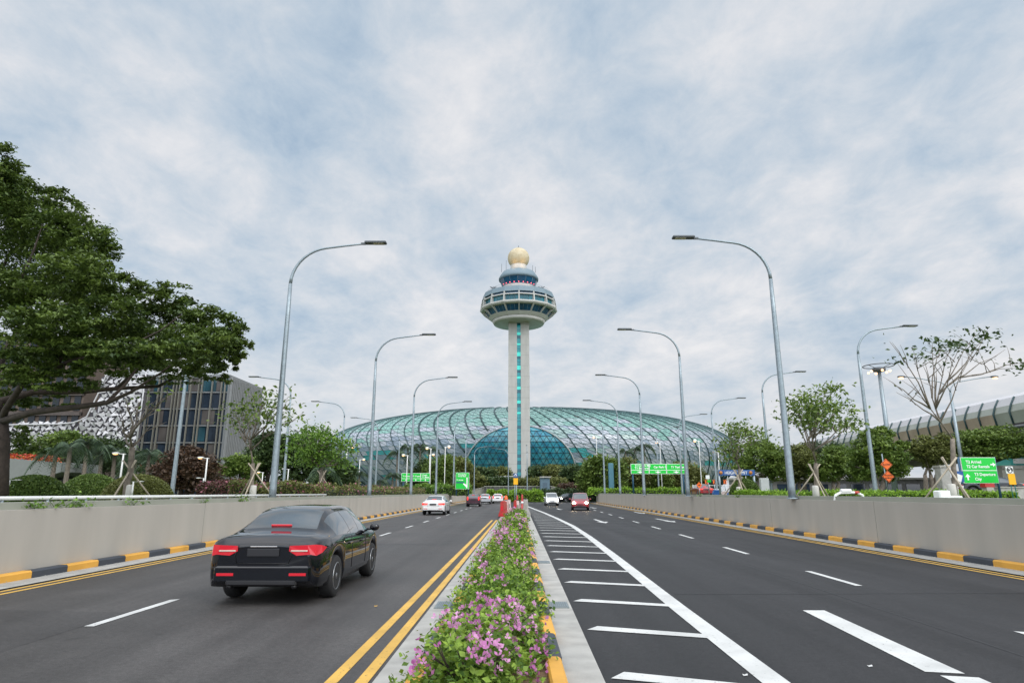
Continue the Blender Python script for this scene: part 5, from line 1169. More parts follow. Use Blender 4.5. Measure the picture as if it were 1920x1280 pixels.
# ================================================================ cars
CARS = {
 # y, half width, sill, belt, top, half roof width
 'saloon': dict(L=4.62, st=[(0, .70, .42, .80, .86, .60), (.035, .80, .33, .86, .93, .64), (.14, .865, .27, .93, 1.01, .68), (.5, .90, .24, .97, 1.06, .66), (.62, .905, .24, .97, 1.10, .64), (1.30, .91, .22, .965, 1.40, .56), (1.7, .91, .22, .955, 1.445, .56), (2.4, .91, .22, .935, 1.45, .57), (2.95, .91, .22, .925, 1.40, .57), (3.62, .905, .22, .915, 1.0, .66), (3.75, .90, .22, .91, .965, .68), (4.2, .87, .23, .80, .86, .66), (4.45, .82, .25, .68, .73, .62), (4.57, .74, .30, .58, .62, .56), (4.62, .64, .38, .52, .55, .5)],
    rear=(.66, 1.27), front=(2.98, 3.6), side=[(.98, 1.86), (1.93, 2.5), (2.56, 3.3)], ax=(.98, 3.72), wr=.335),
 'hatch': dict(L=4.2, st=[(0, .74, .40, .86, .93, .62), (.03, .82, .33, .93, 1.0, .64), (.12, .86, .26, .99, 1.10, .62), (.34, .88, .24, 1.0, 1.36, .58), (.55, .88, .22, .99, 1.45, .58), (1.2, .885, .22, .96, 1.49, .59), (2.0, .885, .22, .94, 1.49, .6), (2.5, .885, .22, .93, 1.44, .6), (3.3, .88, .22, .93, 1.02, .64), (3.45, .87, .22, .92, .97, .66), (3.9, .83, .24, .80, .85, .62), (4.1, .76, .27, .66, .70, .56), (4.2, .64, .36, .54, .57, .5)],
    rear=(.10, .36), front=(2.52, 3.3), side=[(.6, 1.15), (1.22, 1.9), (1.98, 2.85)], ax=(.78, 3.3), wr=.32),
 'van': dict(L=4.5, st=[(0, .76, .42, .95, 1.05, .64), (.03, .84, .34, 1.0, 1.14, .66), (.10, .87, .27, 1.04, 1.28, .66), (.24, .885, .24, 1.04, 1.56, .66), (.5, .89, .22, 1.03, 1.64, .67), (1.4, .89, .22, 1.0, 1.66, .68), (2.4, .89, .22, .98, 1.64, .67), (2.8, .89, .22, .97, 1.56, .66), (3.65, .885, .22, .96, 1.06, .68), (3.8, .87, .22, .95, 1.0, .68), (4.2, .84, .24, .86, .91, .64), (4.4, .78, .27, .72, .76, .58), (4.5, .66, .36, .56, .6, .5)],
    rear=(.09, .26), front=(2.82, 3.66), side=[(.5, 1.3), (1.38, 2.15), (2.23, 3.2)], ax=(.85, 3.6), wr=.33),
}
def make_car(kind, name, label, paintm, loc, rz, group=None, plate='plate', head=False, tail='lit_red', spoiler=False, cat='car', fine=1.0, low_black=True):
    C = CARS[kind]; L = C['L']; st = C['st']; t = thing(name, label, cat, loc, rz, group)
    ys = set([s[0] for s in st] + [y for r in (C['rear'], C['front'], *C['side']) for y in r])
    for a in C['ax']:
        for q in range(-10, 11): ys.add(round(a + q * .041, 4))
    for q in np.arange(0, L, .12): ys.add(round(float(q), 3))
    ys = sorted(y for y in ys if 0 <= y <= L); out = [ys[0]]
    for y in ys[1:]:
        if y - out[-1] > .012: out.append(y)
    ys = out
    A = np.array(st)
    def par(y):                                # smooth (monotone cubic) interpolation of the stations
        i = min(max(np.searchsorted(A[:, 0], y) - 1, 0), len(A) - 2); h = A[i + 1, 0] - A[i, 0]; u = (y - A[i, 0]) / h
        def slope(k):
            if k == 0 or k == len(A) - 1: return (A[min(k + 1, len(A) - 1)] - A[max(k - 1, 0)]) / (A[min(k + 1, len(A) - 1), 0] - A[max(k - 1, 0), 0])
            d0 = (A[k] - A[k - 1]) / (A[k, 0] - A[k - 1, 0]); d1 = (A[k + 1] - A[k]) / (A[k + 1, 0] - A[k, 0])
            return np.where(d0 * d1 > 0, 2 * d0 * d1 / (d0 + d1 + 1e-9 * np.sign(d0 + d1 + 1e-12)), 0)
        m0, m1 = slope(i), slope(i + 1)
        return (2 * u**3 - 3 * u**2 + 1) * A[i] + (u**3 - 2 * u**2 + u) * h * m0 + (-2 * u**3 + 3 * u**2) * A[i + 1] + (u**3 - u**2) * h * m1
    Ra = C['wr'] + .055
    def sec(y):
        _, w, zb, zl, zt, wt = par(y)
        for a in C['ax']:
            d = abs(y - a)
            if d < Ra: zb = max(zb, C['wr'] + math.sqrt(Ra * Ra - d * d) - .0)
        h = zl - zb; g = zt - zl; a = (w * .945, zl + .03 * g + .008); b = (wt, zt - .055 * min(1, g / .4)); bul = .03 * min(1, g / .4)
        P = [(0, zb), (w * .84, zb), (w * .955, zb + .008), (w * .99, zb + .22 * h), (w, zb + .5 * h), (w * .992, zb + .78 * h), (w * .965, zl - .012), a]
        for u in (.3, .62, .9): P.append((a[0] + (b[0] - a[0]) * u + bul * math.sin(math.pi * u), a[1] + (b[1] - a[1]) * u))
        P += [(wt * .955, zt - .02 * min(1, g / .4)), (wt * .8, zt), (wt * .42, zt + .016), (0, zt + .022)]
        return P
    SEC = [sec(y) for y in ys]; K = len(SEC[0])
    V = lambda i, k, s: (s * SEC[i][k][0], ys[i], SEC[i][k][1])
    body, rearw, frontw = MB(), MB(), MB(); sides = {}
    def add(mb, q, mi=0): mb.add(q, [(0, 1, 2, 3)], mi, True)
    for i in range(len(ys) - 1):
        yc = (ys[i] + ys[i + 1]) / 2; gh = par(yc)[4] - par(yc)[3]
        for k in range(K - 1):
            for s in (-1, 1):
                q = [V(i, k, s), V(i, k + 1, s), V(i + 1, k + 1, s), V(i + 1, k, s)]
                if s > 0: q = q[::-1]
                if k >= 11 and C['rear'][0] < yc < C['rear'][1]: add(rearw, q)
                elif k >= 11 and C['front'][0] < yc < C['front'][1]: add(frontw, q)
                else:
                    sd = [n for n, (a, b) in enumerate(C['side']) if a < yc < b]
                    if k in (7, 8, 9) and sd and gh > .2: add(sides.setdefault((sd[0], s), MB()), q)
                    else: add(body, q, 1 if k < 2 else 0)
    for i in (0, len(ys) - 1):
        lp = [V(i, k, 1) for k in range(K)] + [V(i, k, -1) for k in range(K - 2, 0, -1)]
        body.add(lp, [tuple(range(len(lp)))] if i == 0 else [tuple(range(len(lp) - 1, -1, -1))], 0)
    def weld(o):
        bm = bmesh.new(); bm.from_mesh(o.data); bmesh.ops.remove_doubles(bm, verts=bm.verts, dist=.0015); bmesh.ops.recalc_face_normals(bm, faces=bm.faces); bm.to_mesh(o.data); bm.free(); return o
    weld(body.build('body', [M[paintm], M['trim']], t)); weld(rearw.build('rear_window', M['car_glass'], t)); weld(frontw.build('windscreen', M['car_glass'], t))
    for k_, m in sides.items(): weld(m.build('side_window', M['car_glass'], t))
    # wheels
    for y in C['ax']:
        for s in (-1, 1):
            W = par(y)[1]; m = MB(); r = C['wr']; m.lathe([(r * .62, -.11), (r * .9, -.115), (r * .985, -.085), (r, -.04), (r, .04), (r * .985, .085), (r * .9, .115), (r * .62, .11)], 32)
            wq = m.build('wheel', M['tyre'], t, (s * (W - .125), y, r)); wq.rotation_euler = (0, s * math.pi / 2, 0)
            m = MB(); m.lathe([(.06, .085), (r * .60, .075), (r * .66, .112), (r * .62, .118), (r * .58, .07)], 28); 
            for q in range(7):
                an = q * 2 * math.pi / 7; m.box((r * .33 * math.cos(an), r * .33 * math.sin(an), .092), (r * .58, .045, .03), 0, an)
            m.lathe([(.0, .112), (.05, .11), (.06, .08)], 12); m.build('rim', M['rim'], wq)
    # lights, plates, bumpers, mirrors
    w0 = par(.0)[1]; zl = par(.14)[3]; hatch = kind != 'saloon'
    def patch(name, mt, i0, i1, k0, k1, s, off=.010):
        m = MB(); idx = [i for i, y in enumerate(ys) if i0 <= y <= i1]
        for i, j in zip(idx, idx[1:]):
            for k in range(k0, k1):
                q = [V(i, k, s), V(i, k + 1, s), V(j, k + 1, s), V(j, k, s)]; q = [(x + s * off, y - (off if i0 < .2 else -off) * .8, z) for x, y, z in q]
                if s > 0: q = q[::-1]
                m.add(q, [(0, 1, 2, 3)], 0, True)
        if m.f: weld(m.build(name, M[mt], t))
    zt0 = par(0)[4]
    for s in (-1, 1):
        if kind == 'saloon':
            m = MB(); zc = zl - .10; m.add([(s * .40, -.012, zc - .02), (s * .40, -.012, zc + .06), (s * (w0 - .02), -.010, zc + .07), (s * (w0 + .03), .0, zc - .07), (s * .52, -.012, zc - .085)], [(0, 1, 2, 3, 4)], 0)
            m.add([(s * (w0 - .02), -.010, zc + .07), (s * (w0 + .03), .0, zc - .07), (s * (w0 + .115), .035, zc - .09), (s * (w0 + .10), .035, zc + .075)], [(0, 1, 2, 3)], 0)
            m.add([(s * (w0 + .115), .035, zc - .09), (s * (w0 + .10), .035, zc + .075), (s * (w0 + .16), .15, zc + .06), (s * (w0 + .178), .15, zc - .05)], [(0, 1, 2, 3)], 0)
            m.add([(s * (w0 + .16), .15, zc + .06), (s * (w0 + .178), .15, zc - .05), (s * (w0 + .20), .30, zc + .02)], [(0, 1, 2)], 0)
            m.build('tail_light', M[tail], t)
            m = MB(); m.box((s * .56, -.027, .47), (.26, .014, .04)); m.build('reflector', M['red_dim'], t)
        else:
            m = MB(); m.rbox((s * (w0 - .06), .025, zl - .02), (.17, .09, .42), .03); m.build('tail_light', M[tail], t)
        # head lamps
        yF = L; wF = par(yF)[1]; zF = par(yF - .12)[3] - .02
        m = MB(); m.add([(s * (wF * .52), yF - .005, zF - .05), (s * (wF + .005), yF - .03, zF - .06), (s * (wF + .10), yF - .12, zF - .01), (s * (wF + .13), yF - .28, zF + .10), (s * (wF + .0), yF - .10, zF + .06), (s * (wF * .55), yF - .01, zF + .01)], [(0, 1, 2, 3, 4, 5)], 0); 
        hm = m.build('headlight', M['lamp_lens' if not head else 'chrome'], t)
        if head: m = MB(); m.ball((s * (wF * .9), yF - .03, zF), (.15, .09, .10), 6); m.build('lamp_bulb', M['lit_white'], hm)
        m = MB(); yM = C['front'][1] - .38; wM = par(yM)[1]; zM = par(yM)[3] + .06; m.ball((s * (wM + .10), yM, zM + .03), (.10, .07, .075), 8); m.tube([(s * (wM - .06), yM + .02, zM - .02), (s * (wM + .04), yM, zM)], .025, 6); m.build('mirror', M[paintm], t)
    m = MB(); m.rbox((0, -.012, zl - .14 if kind == 'saloon' else zl - .16), (.50, .02, .115), .008); m.build('number_plate', M[plate], t)
    m = MB(); m.rbox((0, L + .006, .40), (.50, .02, .11), .008); m.build('number_plate', M[plate], t)
    m = MB(); m.rbox((0, .03, .35), (1.10, .12, .10), .03); m.build('rear_diffuser', M['trim'], t)
    m = MB(); m.rbox((0, L - .02, .36), (1.05, .08, .16), .03); m.rbox((0, L - .0, .55), (.55, .05, .07), .02); m.build('grille', M['trim'], t)
    m = MB(); yb = C['rear'][1] - .03 if hatch else C['rear'][0] + .06; zz = par(yb)[4]; m.rbox((0, yb - .02, zz + .02), (.34, .05, .03), .01); m.build('brake_light', M[tail], t)
    if kind == 'saloon':
        m = MB(); m.rbox((0, .035, .47), (1.50, .12, .25), .05); m.build('rear_bumper', M[paintm], t)
        m = MB(); m.tube([(-.40, -.006, zl - .30), (-.44, -.008, zl - .19), (-.40, -.01, zl - .02)], .005, 4); m.tube([(.40, -.006, zl - .30), (.44, -.008, zl - .19), (.40, -.01, zl - .02)], .005, 4); m.tube([(-.40, -.006, zl - .30), (.40, -.006, zl - .30)], .005, 4); m.build('boot_seam', M['trim'], t)
        for s in (-1, 1): m = MB(); m.rbox((s * .56, -.016, zl - .115), (.26, .012, .022), .004); m.build('reversing_lamp', M['lamp_lens'], t)
        for s in (-1, 1): m = MB(); m.tube([(s * .50, .0, .29), (s * .50, .2, .29)], .035, 10); m.build('exhaust_pipe', M['trim'], t)
        m = MB(); m.tube([(-.012, .105, 0)] * 1 + [(.0, -.014, zl - .03), (.0, -.014, zl - .03)], .001, 4) if False else m.rbox((0, -.008, zl - .055), (.42, .014, .016), .005); m.build('boot_trim', M['chrome'], t)
    for s in (-1, 1):                           # door seams and handles
        m = MB()
        for y in ((1.90, 2.95) if kind == 'saloon' else (1.18, 1.94)):
            pp = sec(y); m.tube([(s * (pp[k][0] + .001), y, pp[k][1]) for k in (3, 4, 5, 6)], .006, 4)
        m.build('door_seam', M['trim'], t)
        for y in ((1.75, 2.62) if kind == 'saloon' else (1.3, 2.1)):
            pp = sec(y); m = MB(); m.rbox((s * (pp[5][0] + .012), y, pp[5][1] + .02), (.03, .18, .03), .008); m.build('door_handle', M[paintm], t)
    return t
make_car('saloon', 'saloon_car', 'black saloon with red tail lights in the left road close to the camera', 'p_black', (-3.86, 10.35, .003), math.radians(-.5), tail='red_dim')
CG = 'cars driving away on the left road'
make_car('saloon', 'saloon_car', 'white saloon with dark plate driving away on the left road', 'p_white', (ground(822, 961).x * .97, 50.5, .003), math.radians(-1), CG)
def pxx(px, Y): return (px - 960) / F * (Y * CP - EYE * SP)
make_car('hatch', 'hatchback_car', 'dark purple hatchback driving away ahead of the white saloon', 'p_purple', (pxx(887, 80), 80, .003), 0, CG)
make_car('hatch', 'hatchback_car', 'silver hatchback partly hidden to the right of the purple hatchback', 'p_silver', (pxx(909, 97), 97, .003), 0, CG)
make_car('hatch', 'hatchback_car', 'white hatchback driving away close to the red barrier', 'p_white', (pxx(933, 102), 102, .003), 0, CG)
CH = 'cars coming towards the camera on the right road'
make_car('van', 'people_carrier', 'white people carrier with bright headlights coming along the right road', 'p_white', (pxx(1036, 85), 85 + 4.5, .003), math.pi, CH, head=True)
make_car('van', 'people_carrier', 'dark red people carrier with bright headlights coming along the right road', 'p_red', (pxx(1097, 63), 63 + 4.5, .003), math.pi - .10, CH, head=True)
make_car('hatch', 'hatchback_car', 'black car turning in between the white and dark red people carriers', 'p_black', (pxx(1069, 116) + 1.2, 118, .003), math.radians(130), CH, head=True)
make_car('saloon', 'saloon_car', 'white car seen only by its roof above the left wall', 'p_white', (pxx(683, 72) , 72, GZ - .75), math.radians(-90), 'cars beyond the walls')
make_car('van', 'people_carrier', 'white van parked behind the flowering hedge left of the dome', 'p_white', (pxx(525, 80), 80, GZ), math.radians(-80), 'cars beyond the walls')
make_car('van', 'people_carrier', 'pale van parked behind the pink end of the flowering hedge', 'p_silver', (pxx(585, 84), 84, GZ), math.radians(-85), 'cars beyond the walls')
make_car('saloon', 'saloon_car', 'red car with lit tail lights behind the right wall near the works boards', 'p_red', (pxx(1318, 82), 80, GZ), 0, 'cars beyond the walls')
make_car('saloon', 'saloon_car', 'black car parked under the amber notice at the right edge', 'p_black', (pxx(1925, 52), 52, GZ + .2), math.radians(75), 'cars beyond the walls')

# ================================================================ signs
def lettering(s, size, mt, parent, x, z, y=-.06, align='LEFT', name='lettering', wx=1.0, bold=.0):
    cu = bpy.data.curves.new('txt', 'FONT'); cu.body = s; cu.size = size; cu.align_x = align; cu.extrude = .004; cu.offset = bold
    o = bpy.data.objects.new('txt', cu); me = bpy.data.meshes.new_from_object(o); bpy.data.objects.remove(o); bpy.data.curves.remove(cu)
    for v in me.vertices: a = v.co.copy(); v.co = (x + a.x * wx, y - a.z, z + a.y)
    me.materials.clear(); me.materials.append(M[mt]); me.name = name
    return link(name, me, parent)
def arrow_sym(parent, x, z, s, rot, y=-.062, mt='sign_white'):
    P = [(-.12, -.5), (.12, -.5), (.12, 0), (.42, 0), (0, .5), (-.42, 0), (-.12, 0)]; c, sn = math.cos(rot), math.sin(rot)
    m = MB(); m.prism([(x + s * (a * c - b * sn), z + s * (a * sn + b * c)) for a, b in P], y - .008, y); return m.build('arrow', M[mt], parent)
def board(t, x0, x1, z0, z1, face, y=0.0, edge_='sign_white', th=.10, b=.05, name='panel'):
    m = MB(); m.box(((x0 + x1) / 2, y + th / 2, (z0 + z1) / 2), (x1 - x0, th, z1 - z0)); o = m.build(name, M[edge_], t)
    m = MB(); m.box(((x0 + x1) / 2, y - .012, (z0 + z1) / 2), (x1 - x0 - 2 * b, .02, z1 - z0 - 2 * b)); m.build('face', M[face], o); return o
# right gantry
Y = 104; p0, p1 = at(1183, 888, Y), at(1285, 869, Y); t = thing('gantry_sign', 'green three panel overhead sign with white arrows right of the dome arch', 'road sign', (p0.x, Y, GZ)); W = p1.x - p0.x; z0, z1 = p0.z - GZ, p1.z - GZ; hh = z1 - z0
for k, (a, b) in enumerate([(0, .335), (.335, .65), (.65, 1)]):
    board(t, W * a + .02, W * b - .02, z0, z1, 'green', b=.06)
    m = MB(); m.box((W * (a + b) / 2, -.03, z0 + hh * .37), (W * (b - a) - .1, .012, .07)); m.build('divider', M['sign_white'], t)
    arrow_sym(t, W * (a + b) / 2, z0 + hh * .20, hh * .27, math.pi, -.03)
    m = MB(); xa = W * (a + b) / 2; m.prism([(xa - hh * .34, z0 + hh * .23), (xa + hh * .34, z0 + hh * .23), (xa, z0 + hh * .07)], -.05, -.035); m.build('arrow', M['sign_white'], t)
for s_, a, z in (('T1 Coach Bay', .04, .73), ('T1 Basement', .04, .47), ('Car Park 1', .385, .58), ('T1 Taxi Stn', .70, .58)): lettering(s_, hh * .28, 'sign_white', t, W * a + .3, z0 + hh * z, -.035, bold=.012)
m = MB()
for xx in (.35, W - .35): m.tube([(xx, .35, 0), (xx, .35, z1 - .1)], .14, 8)
m.box((W / 2, .3, z0 + hh * .5), (W, .14, .2)); m.build('gantry_frame', M['sign_back'], t)
# left gantry
Y = 108; p0, p1 = at(752, 902, Y), at(807, 886.5, Y); t = thing('gantry_sign', 'green overhead sign with arrows among the left lamp posts', 'road sign', (p0.x, Y, GZ)); W = p1.x - p0.x; z0, z1 = p0.z - GZ, p1.z - GZ; hh = z1 - z0
for k, (a, b) in enumerate([(0, .34), (.34, .67), (.67, 1)]):
    board(t, W * a + .01, W * b - .01, z0, z1, 'green', b=.05); m = MB(); m.box((W * (a + b) / 2, -.03, z0 + hh * .33), (W * (b - a) - .1, .012, .06)); m.build('divider', M['sign_white'], t)
    arrow_sym(t, W * (a + b) / 2, z0 + hh * .17, hh * .26, math.pi, -.03)
for s_, a, z in (('T1 Arrival', .05, .55), ('T1 Depart', .385, .55), ('Coach', .72, .68), ('T1 Bsmt', .72, .44)): lettering(s_, hh * .24, 'sign_white', t, W * a, z0 + hh * z, -.035, bold=.01)
m = MB()
for xx in (.3, W - .3): m.tube([(xx, .35, 0), (xx, .35, z1 - .1)], .12, 8)
m.build('gantry_frame', M['sign_back'], t)
# square left sign
Y = 92; p0, p1 = at(854, 916.5, Y), at(880, 885.5, Y); t = thing('direction_sign', 'square green sign with large white bent arrow left of the tower', 'road sign', (p0.x, Y, GZ)); W = p1.x - p0.x; z0, z1 = p0.z - GZ, p1.z - GZ; hh = z1 - z0
board(t, 0, W, z0, z1, 'green', b=.04)
m = MB(); m.prism([(W * .80, z0 + hh * .70), (W * .88, z0 + hh * .70), (W * .88, z0 + hh * .05), (W * .82, z0 + hh * .05), (W * .80, z0 + hh * .12)], -.05, -.03); m.prism([(W * .86, z0 + hh * .05), (W * .56, z0 + hh * .30), (W * .58, z0 + hh * .36), (W * .70, z0 + hh * .32), (W * .86, z0 + hh * .22)], -.055, -.031); m.build('arrow', M['sign_white'], t)
lettering('T2 Long-Stay', hh * .10, 'sign_white', t, W * .16, z0 + hh * .85, -.035, bold=.008); lettering('T3 Car Park', hh * .10, 'sign_white', t, W * .16, z0 + hh * .74, -.035, bold=.008); lettering('T1 Arrival', hh * .10, 'sign_white', t, W * .06, z0 + hh * .52, -.035, bold=.008)
m = MB(); m.box((W * .34, -.03, z0 + hh * .40), (W * .6, .012, hh * .08)); m.build('covered_line', M['sign_back'], t)
m = MB()
for xx in (.12, W - .12): m.tube([(xx, .2, 0), (xx, .2, z1)], .09, 8)
m.build('posts', M['sign_back'], t)
# T2 sign
Y = 38; p0, p1 = at(1809, 905.5, Y), at(1872, 857, Y); t = thing('direction_sign', 'green T2 Arrival sign on two dark blue posts at the right', 'road sign', (at(1808, 905, Y).x, Y, GZ)); W = mpp(880, Y) * 65; z0, z1 = p0.z - GZ, p1.z - GZ; hh = z1 - z0; zm = z0 + hh * .49
board(t, 0, W, z0, z1, 'green', b=.025); m = MB(); m.box((W / 2, -.027, zm), (W - .04, .012, .03)); m.build('divider', M['sign_white'], t)
fs = hh * .155
lettering('T2 Arrival', fs, 'sign_white', t, W * .13, z0 + hh * .77, -.03, bold=.004, wx=.95); lettering('T2 Car Rentals', fs, 'sign_white', t, W * .13, z0 + hh * .59, -.03, bold=.004, wx=.95)
lettering('T3 Departure', fs, 'sign_white', t, W * .32, z0 + hh * .29, -.03, bold=.004, wx=.95); lettering('City', fs, 'sign_white', t, W * .32, z0 + hh * .11, -.03, bold=.004, wx=.95)
arrow_sym(t, W * .90, z0 + hh * .72, hh * .2, -math.pi / 2, -.03); arrow_sym(t, W * .12, z0 + hh * .24, hh * .24, 0, -.03)
for xx in (-.04, W + .04): m = MB(); m.tube([(xx, .12, -.05), (xx, .12, z1 + .02)], .065, 8); m.build('post', M['sign_back'], t)
# height limit board
Y = 51; p0, p1 = at(1348, 891, Y), at(1415, 880.5, Y); t = thing('height_limit_board', 'blue overhead bar reading HEIGHT LIMIT with orange lamps', 'road sign', (p0.x, Y, GZ)); W = p1.x - p0.x; z0, z1 = p0.z - GZ, p1.z - GZ; hh = z1 - z0
m = MB(); m.rbox((W / 2, .1, (z0 + z1) / 2), (W, .2, hh), .02); m.build('panel', M['blue'], t); lettering('HEIGHT LIMIT', hh * .78, 'sign_white', t, W * .16, z0 + hh * .22, -.01, wx=.86)
for xx in (.055, .88): m = MB(); m.lathe([(.001, 0), (hh * .32, 0), (hh * .32, .03), (.001, .04)], 16); o = m.build('warning_lamp', mat('dull_orange_lamp', (.42, .16, .03), .5) if xx < .1 else bpy.data.materials['dull_orange_lamp'], t, (W * xx, -.005, (z0 + z1) / 2)); o.rotation_euler = (math.pi / 2, 0, 0)
for xx in (W * .02, W * .98): m = MB(); m.tube([(xx, .15, 0), (xx, .15, z1)], .09, 8); m.build('post', M['pole'], t)
m = MB()
for xx in (.25, .42, .58, .75): m.tube([(W * xx, .1, z0), (W * xx, .1, z0 - .55)], .025, 5)
m.build('hanging_rods', M['white_metal'], t)
# u-turn sign with amber plate
Y = 60; pb = pxx(967, Y); t = thing('turn_sign', 'small blue U-turn sign above an amber plate on two thin posts', 'road sign', (pb, Y, .1)); k = mpp(900, Y); zt, zm, zb_ = at(967, 887, Y).z - .1, at(967, 895.5, Y).z - .1, at(967, 908.5, Y).z - .1
board(t, -4 * k, 4 * k, zm, zt, 'blue', b=.01, edge_='sign_back', th=.04); m = MB(); r = 1.6 * k; zc = zm + (zt - zm) * .58; m.tube([(-r, -.03, zm + (zt - zm) * .2)] + [(-r * math.cos(a), -.03, zc + r * math.sin(a) * 1.05) for a in np.linspace(0, math.pi, 9)] + [(r, -.03, zm + (zt - zm) * .22)], .035, 6); m.build('u_turn_symbol', M['sign_white'], t)
m = MB(); m.rbox((0, .02, (zm + zb_) / 2), (8.2 * k, .04, zm - zb_ - .04), .01); m.build('amber_plate', M['amber'], t)
for xx in (-1.6 * k, 1.5 * k): m = MB(); m.tube([(xx, .06, 0), (xx, .06, zm)], .035, 6); m.build('post', M['pole'], t)
# orange diamonds
Y = 42; t = thing('works_sign', 'two orange diamond works signs one above the other on a post', 'road sign', (at(1664, 925, Y).x, Y, GZ)); k = mpp(880, Y)
for (px, py, ww, s_) in ((1662, 870.5, 11, 'SLOW'), (1665.5, 893, 11, 'WORKS AHEAD')):
    c = at(px, py, Y) - Vector((at(1664, 925, Y).x, Y, GZ)); r = ww * k; m = MB(); m.prism([(c.x - r, c.z), (c.x, c.z - r), (c.x + r, c.z), (c.x, c.z + r)], -.02, .02); o = m.build('diamond', M['orange'], t)
    m = MB(); q = .9
    for a, b in (((-r * q, 0), (0, r * q)), ((0, r * q), (r * q, 0)), ((r * q, 0), (0, -r * q)), ((0, -r * q), (-r * q, 0))): m.tube([(c.x + a[0], -.022, c.z + a[1]), (c.x + b[0], -.022, c.z + b[1])], .012, 4)
    m.build('border', M['signblack'], o)
    if ' ' in s_:
        for n_, w_ in enumerate(s_.split()): lettering(w_, r * .36, 'signblack', o, c.x, c.z + (.08 - n_ * .42) * r, -.03, 'CENTER')
    else: lettering(s_, r * .48, 'signblack', o, c.x, c.z - r * .16, -.03, 'CENTER')
m = MB(); m.tube([(.08, .05, 0), (.0, .05, 2.9)], .04, 6); m.build('post', M['pole'], t)
# no parking sign with amber notice
Y = 37; bx = at(1902, 925, Y).x; t = thing('no_parking_sign', 'white no parking sign above an amber notice at the right edge', 'road sign', (bx, Y, GZ)); k = mpp(890, Y)
c = at(1893, 880.5, Y) - Vector((bx, Y, GZ)); r = 6.5 * k; m = MB(); m.box((c.x, .02, c.z), (13 * k, .04, 13 * k)); o = m.build('panel', M['sign_white'], t)
m = MB(); m.tube([(c.x + r * .78 * math.cos(a), -.01, c.z + r * .78 * math.sin(a)) for a in np.linspace(0, 2 * math.pi, 25)], .02, 5); m.tube([(c.x - r * .5, -.01, c.z - r * .5), (c.x + r * .5, -.01, c.z + r * .5)], .02, 5); m.rbox((c.x - .08, -.005, c.z + .02), (.14, .02, .09), .01); m.rbox((c.x + .12, -.005, c.z), (.07, .02, .13), .01); m.build('symbol', M['signblack'], o)
c2 = at(1898, 898, Y) - Vector((bx, Y, GZ)); m = MB(); m.rbox((c2.x, .02, c2.z), (13 * k, .04, 20 * k), .02); m.build('amber_plate', M['amber'], t)
m = MB()
for xx in (-.1, .12): m.tube([(c2.x + xx, .05, 0), (c2.x + xx, .05, c.z + .1)], .025, 6)
m.build('posts', mat('teal_sign_post', (.04, .2, .2), .4), t)
# slow board, blue sheet, white crate sign beside the bare tree
Y = 36; bx = at(1797, 925, Y).x; k = mpp(890, Y); t = thing('slow_sign', 'dark red board reading SLOW below a blue sheet by the bare tree', 'road sign', (bx, Y, GZ)); c = at(1798, 912, Y) - Vector((bx, Y, GZ))
m = MB(); m.box((c.x + 2 * k, .02, c.z), (13 * k, .04, 8 * k)); m.build('panel', mat('dark_red_sheeting', (.22, .02, .05), .5), t); lettering('SLOW', 4.6 * k, 'sign_white', t, c.x + 2 * k, c.z - 1.6 * k, -.02, 'CENTER', wx=1.0, bold=.004)
c = at(1798, 893, Y) - Vector((bx, Y, GZ)); m = MB(); m.box((c.x + 2.5 * k, .03, c.z), (14 * k, .03, 20 * k)); m.build('blue_sheet', M['blue'], t); m = MB(); m.box((c.x - 2 * k, -.02, c.z - 2 * k), (13 * k, .04, 13 * k), 0, M=Matrix.Rotation(.35, 3, 'Y')); m.build('white_plate', M['white_metal'], t)
m = MB(); m.tube([(-.05, -.06, 0), (-.05, -.06, 2.6)], .04, 6); m.build('post', M['white_metal'], t)
# chevrons and works board by the dome's right foot
for i, px in enumerate((1326, 1341, 1361)):
    Y = 84; bx = at(px, 925, Y).x; k = mpp(903, Y); z = at(px, 903, Y).z - GZ; t = thing('chevron_board', ['orange chevron board left of the grey lamp post by the dome', 'middle orange chevron board below the height limit bar', 'right orange chevron board below the height limit bar'][i], 'chevron sign', (bx, Y, GZ)); m = MB(); m.box((0, 0, z), (5 * k, .05, 8 * k)); m.build('panel', M['orange'], t)
    m = MB(); m.prism([(-1.6 * k, z + 4 * k), (.0, z + 4 * k), (1.8 * k, z), (0, z - 4 * k), (-1.6 * k, z - 4 * k), (.4 * k, z)], -.04, -.03); m.build('chevron', M['signblack'], t); m = MB(); m.tube([(0, .05, 0), (0, .05, z)], .05, 6); m.build('post', M['pole'], t)
Y = 74; bx = at(1312, 925, Y).x; k = mpp(910, Y); z = at(1312, 909, Y).z - GZ; t = thing('works_board', 'orange diamond works board in front of the red car', 'road sign', (bx, Y, GZ)); m = MB()
m.prism([(-5 * k, z), (0, z - 6 * k), (5 * k, z), (0, z + 6 * k)], -.02, .02); m.build('diamond', M['orange'], t); m = MB(); m.box((0, -.02, z), (4 * k, .02, 1.5 * k)); m.build('symbol', M['signblack'], t); m = MB(); m.tube([(0, .05, 0), (0, .05, z)], .05, 6); m.build('post', M['pole'], t)
Y = 78; bx = at(1329, 925, Y).x; k = mpp(895, Y); t = thing('hanging_sign', 'white plate above a green plate on a slim post by the dome', 'road sign', (bx, Y, GZ)); z = at(1329, 894, Y).z - GZ; z2 = at(1329, 900, Y).z - GZ; m = MB(); m.box((0, 0, z), (7 * k, .05, 7 * k)); m.build('panel', M['sign_white'], t); m = MB(); m.box((2 * k, 0, z2 - .1), (7 * k, .05, 4 * k)); m.build('green_plate', M['green'], t); m = MB(); m.tube([(1 * k, .05, 0), (1 * k, .05, z)], .06, 6); m.build('post', M['pole'], t)
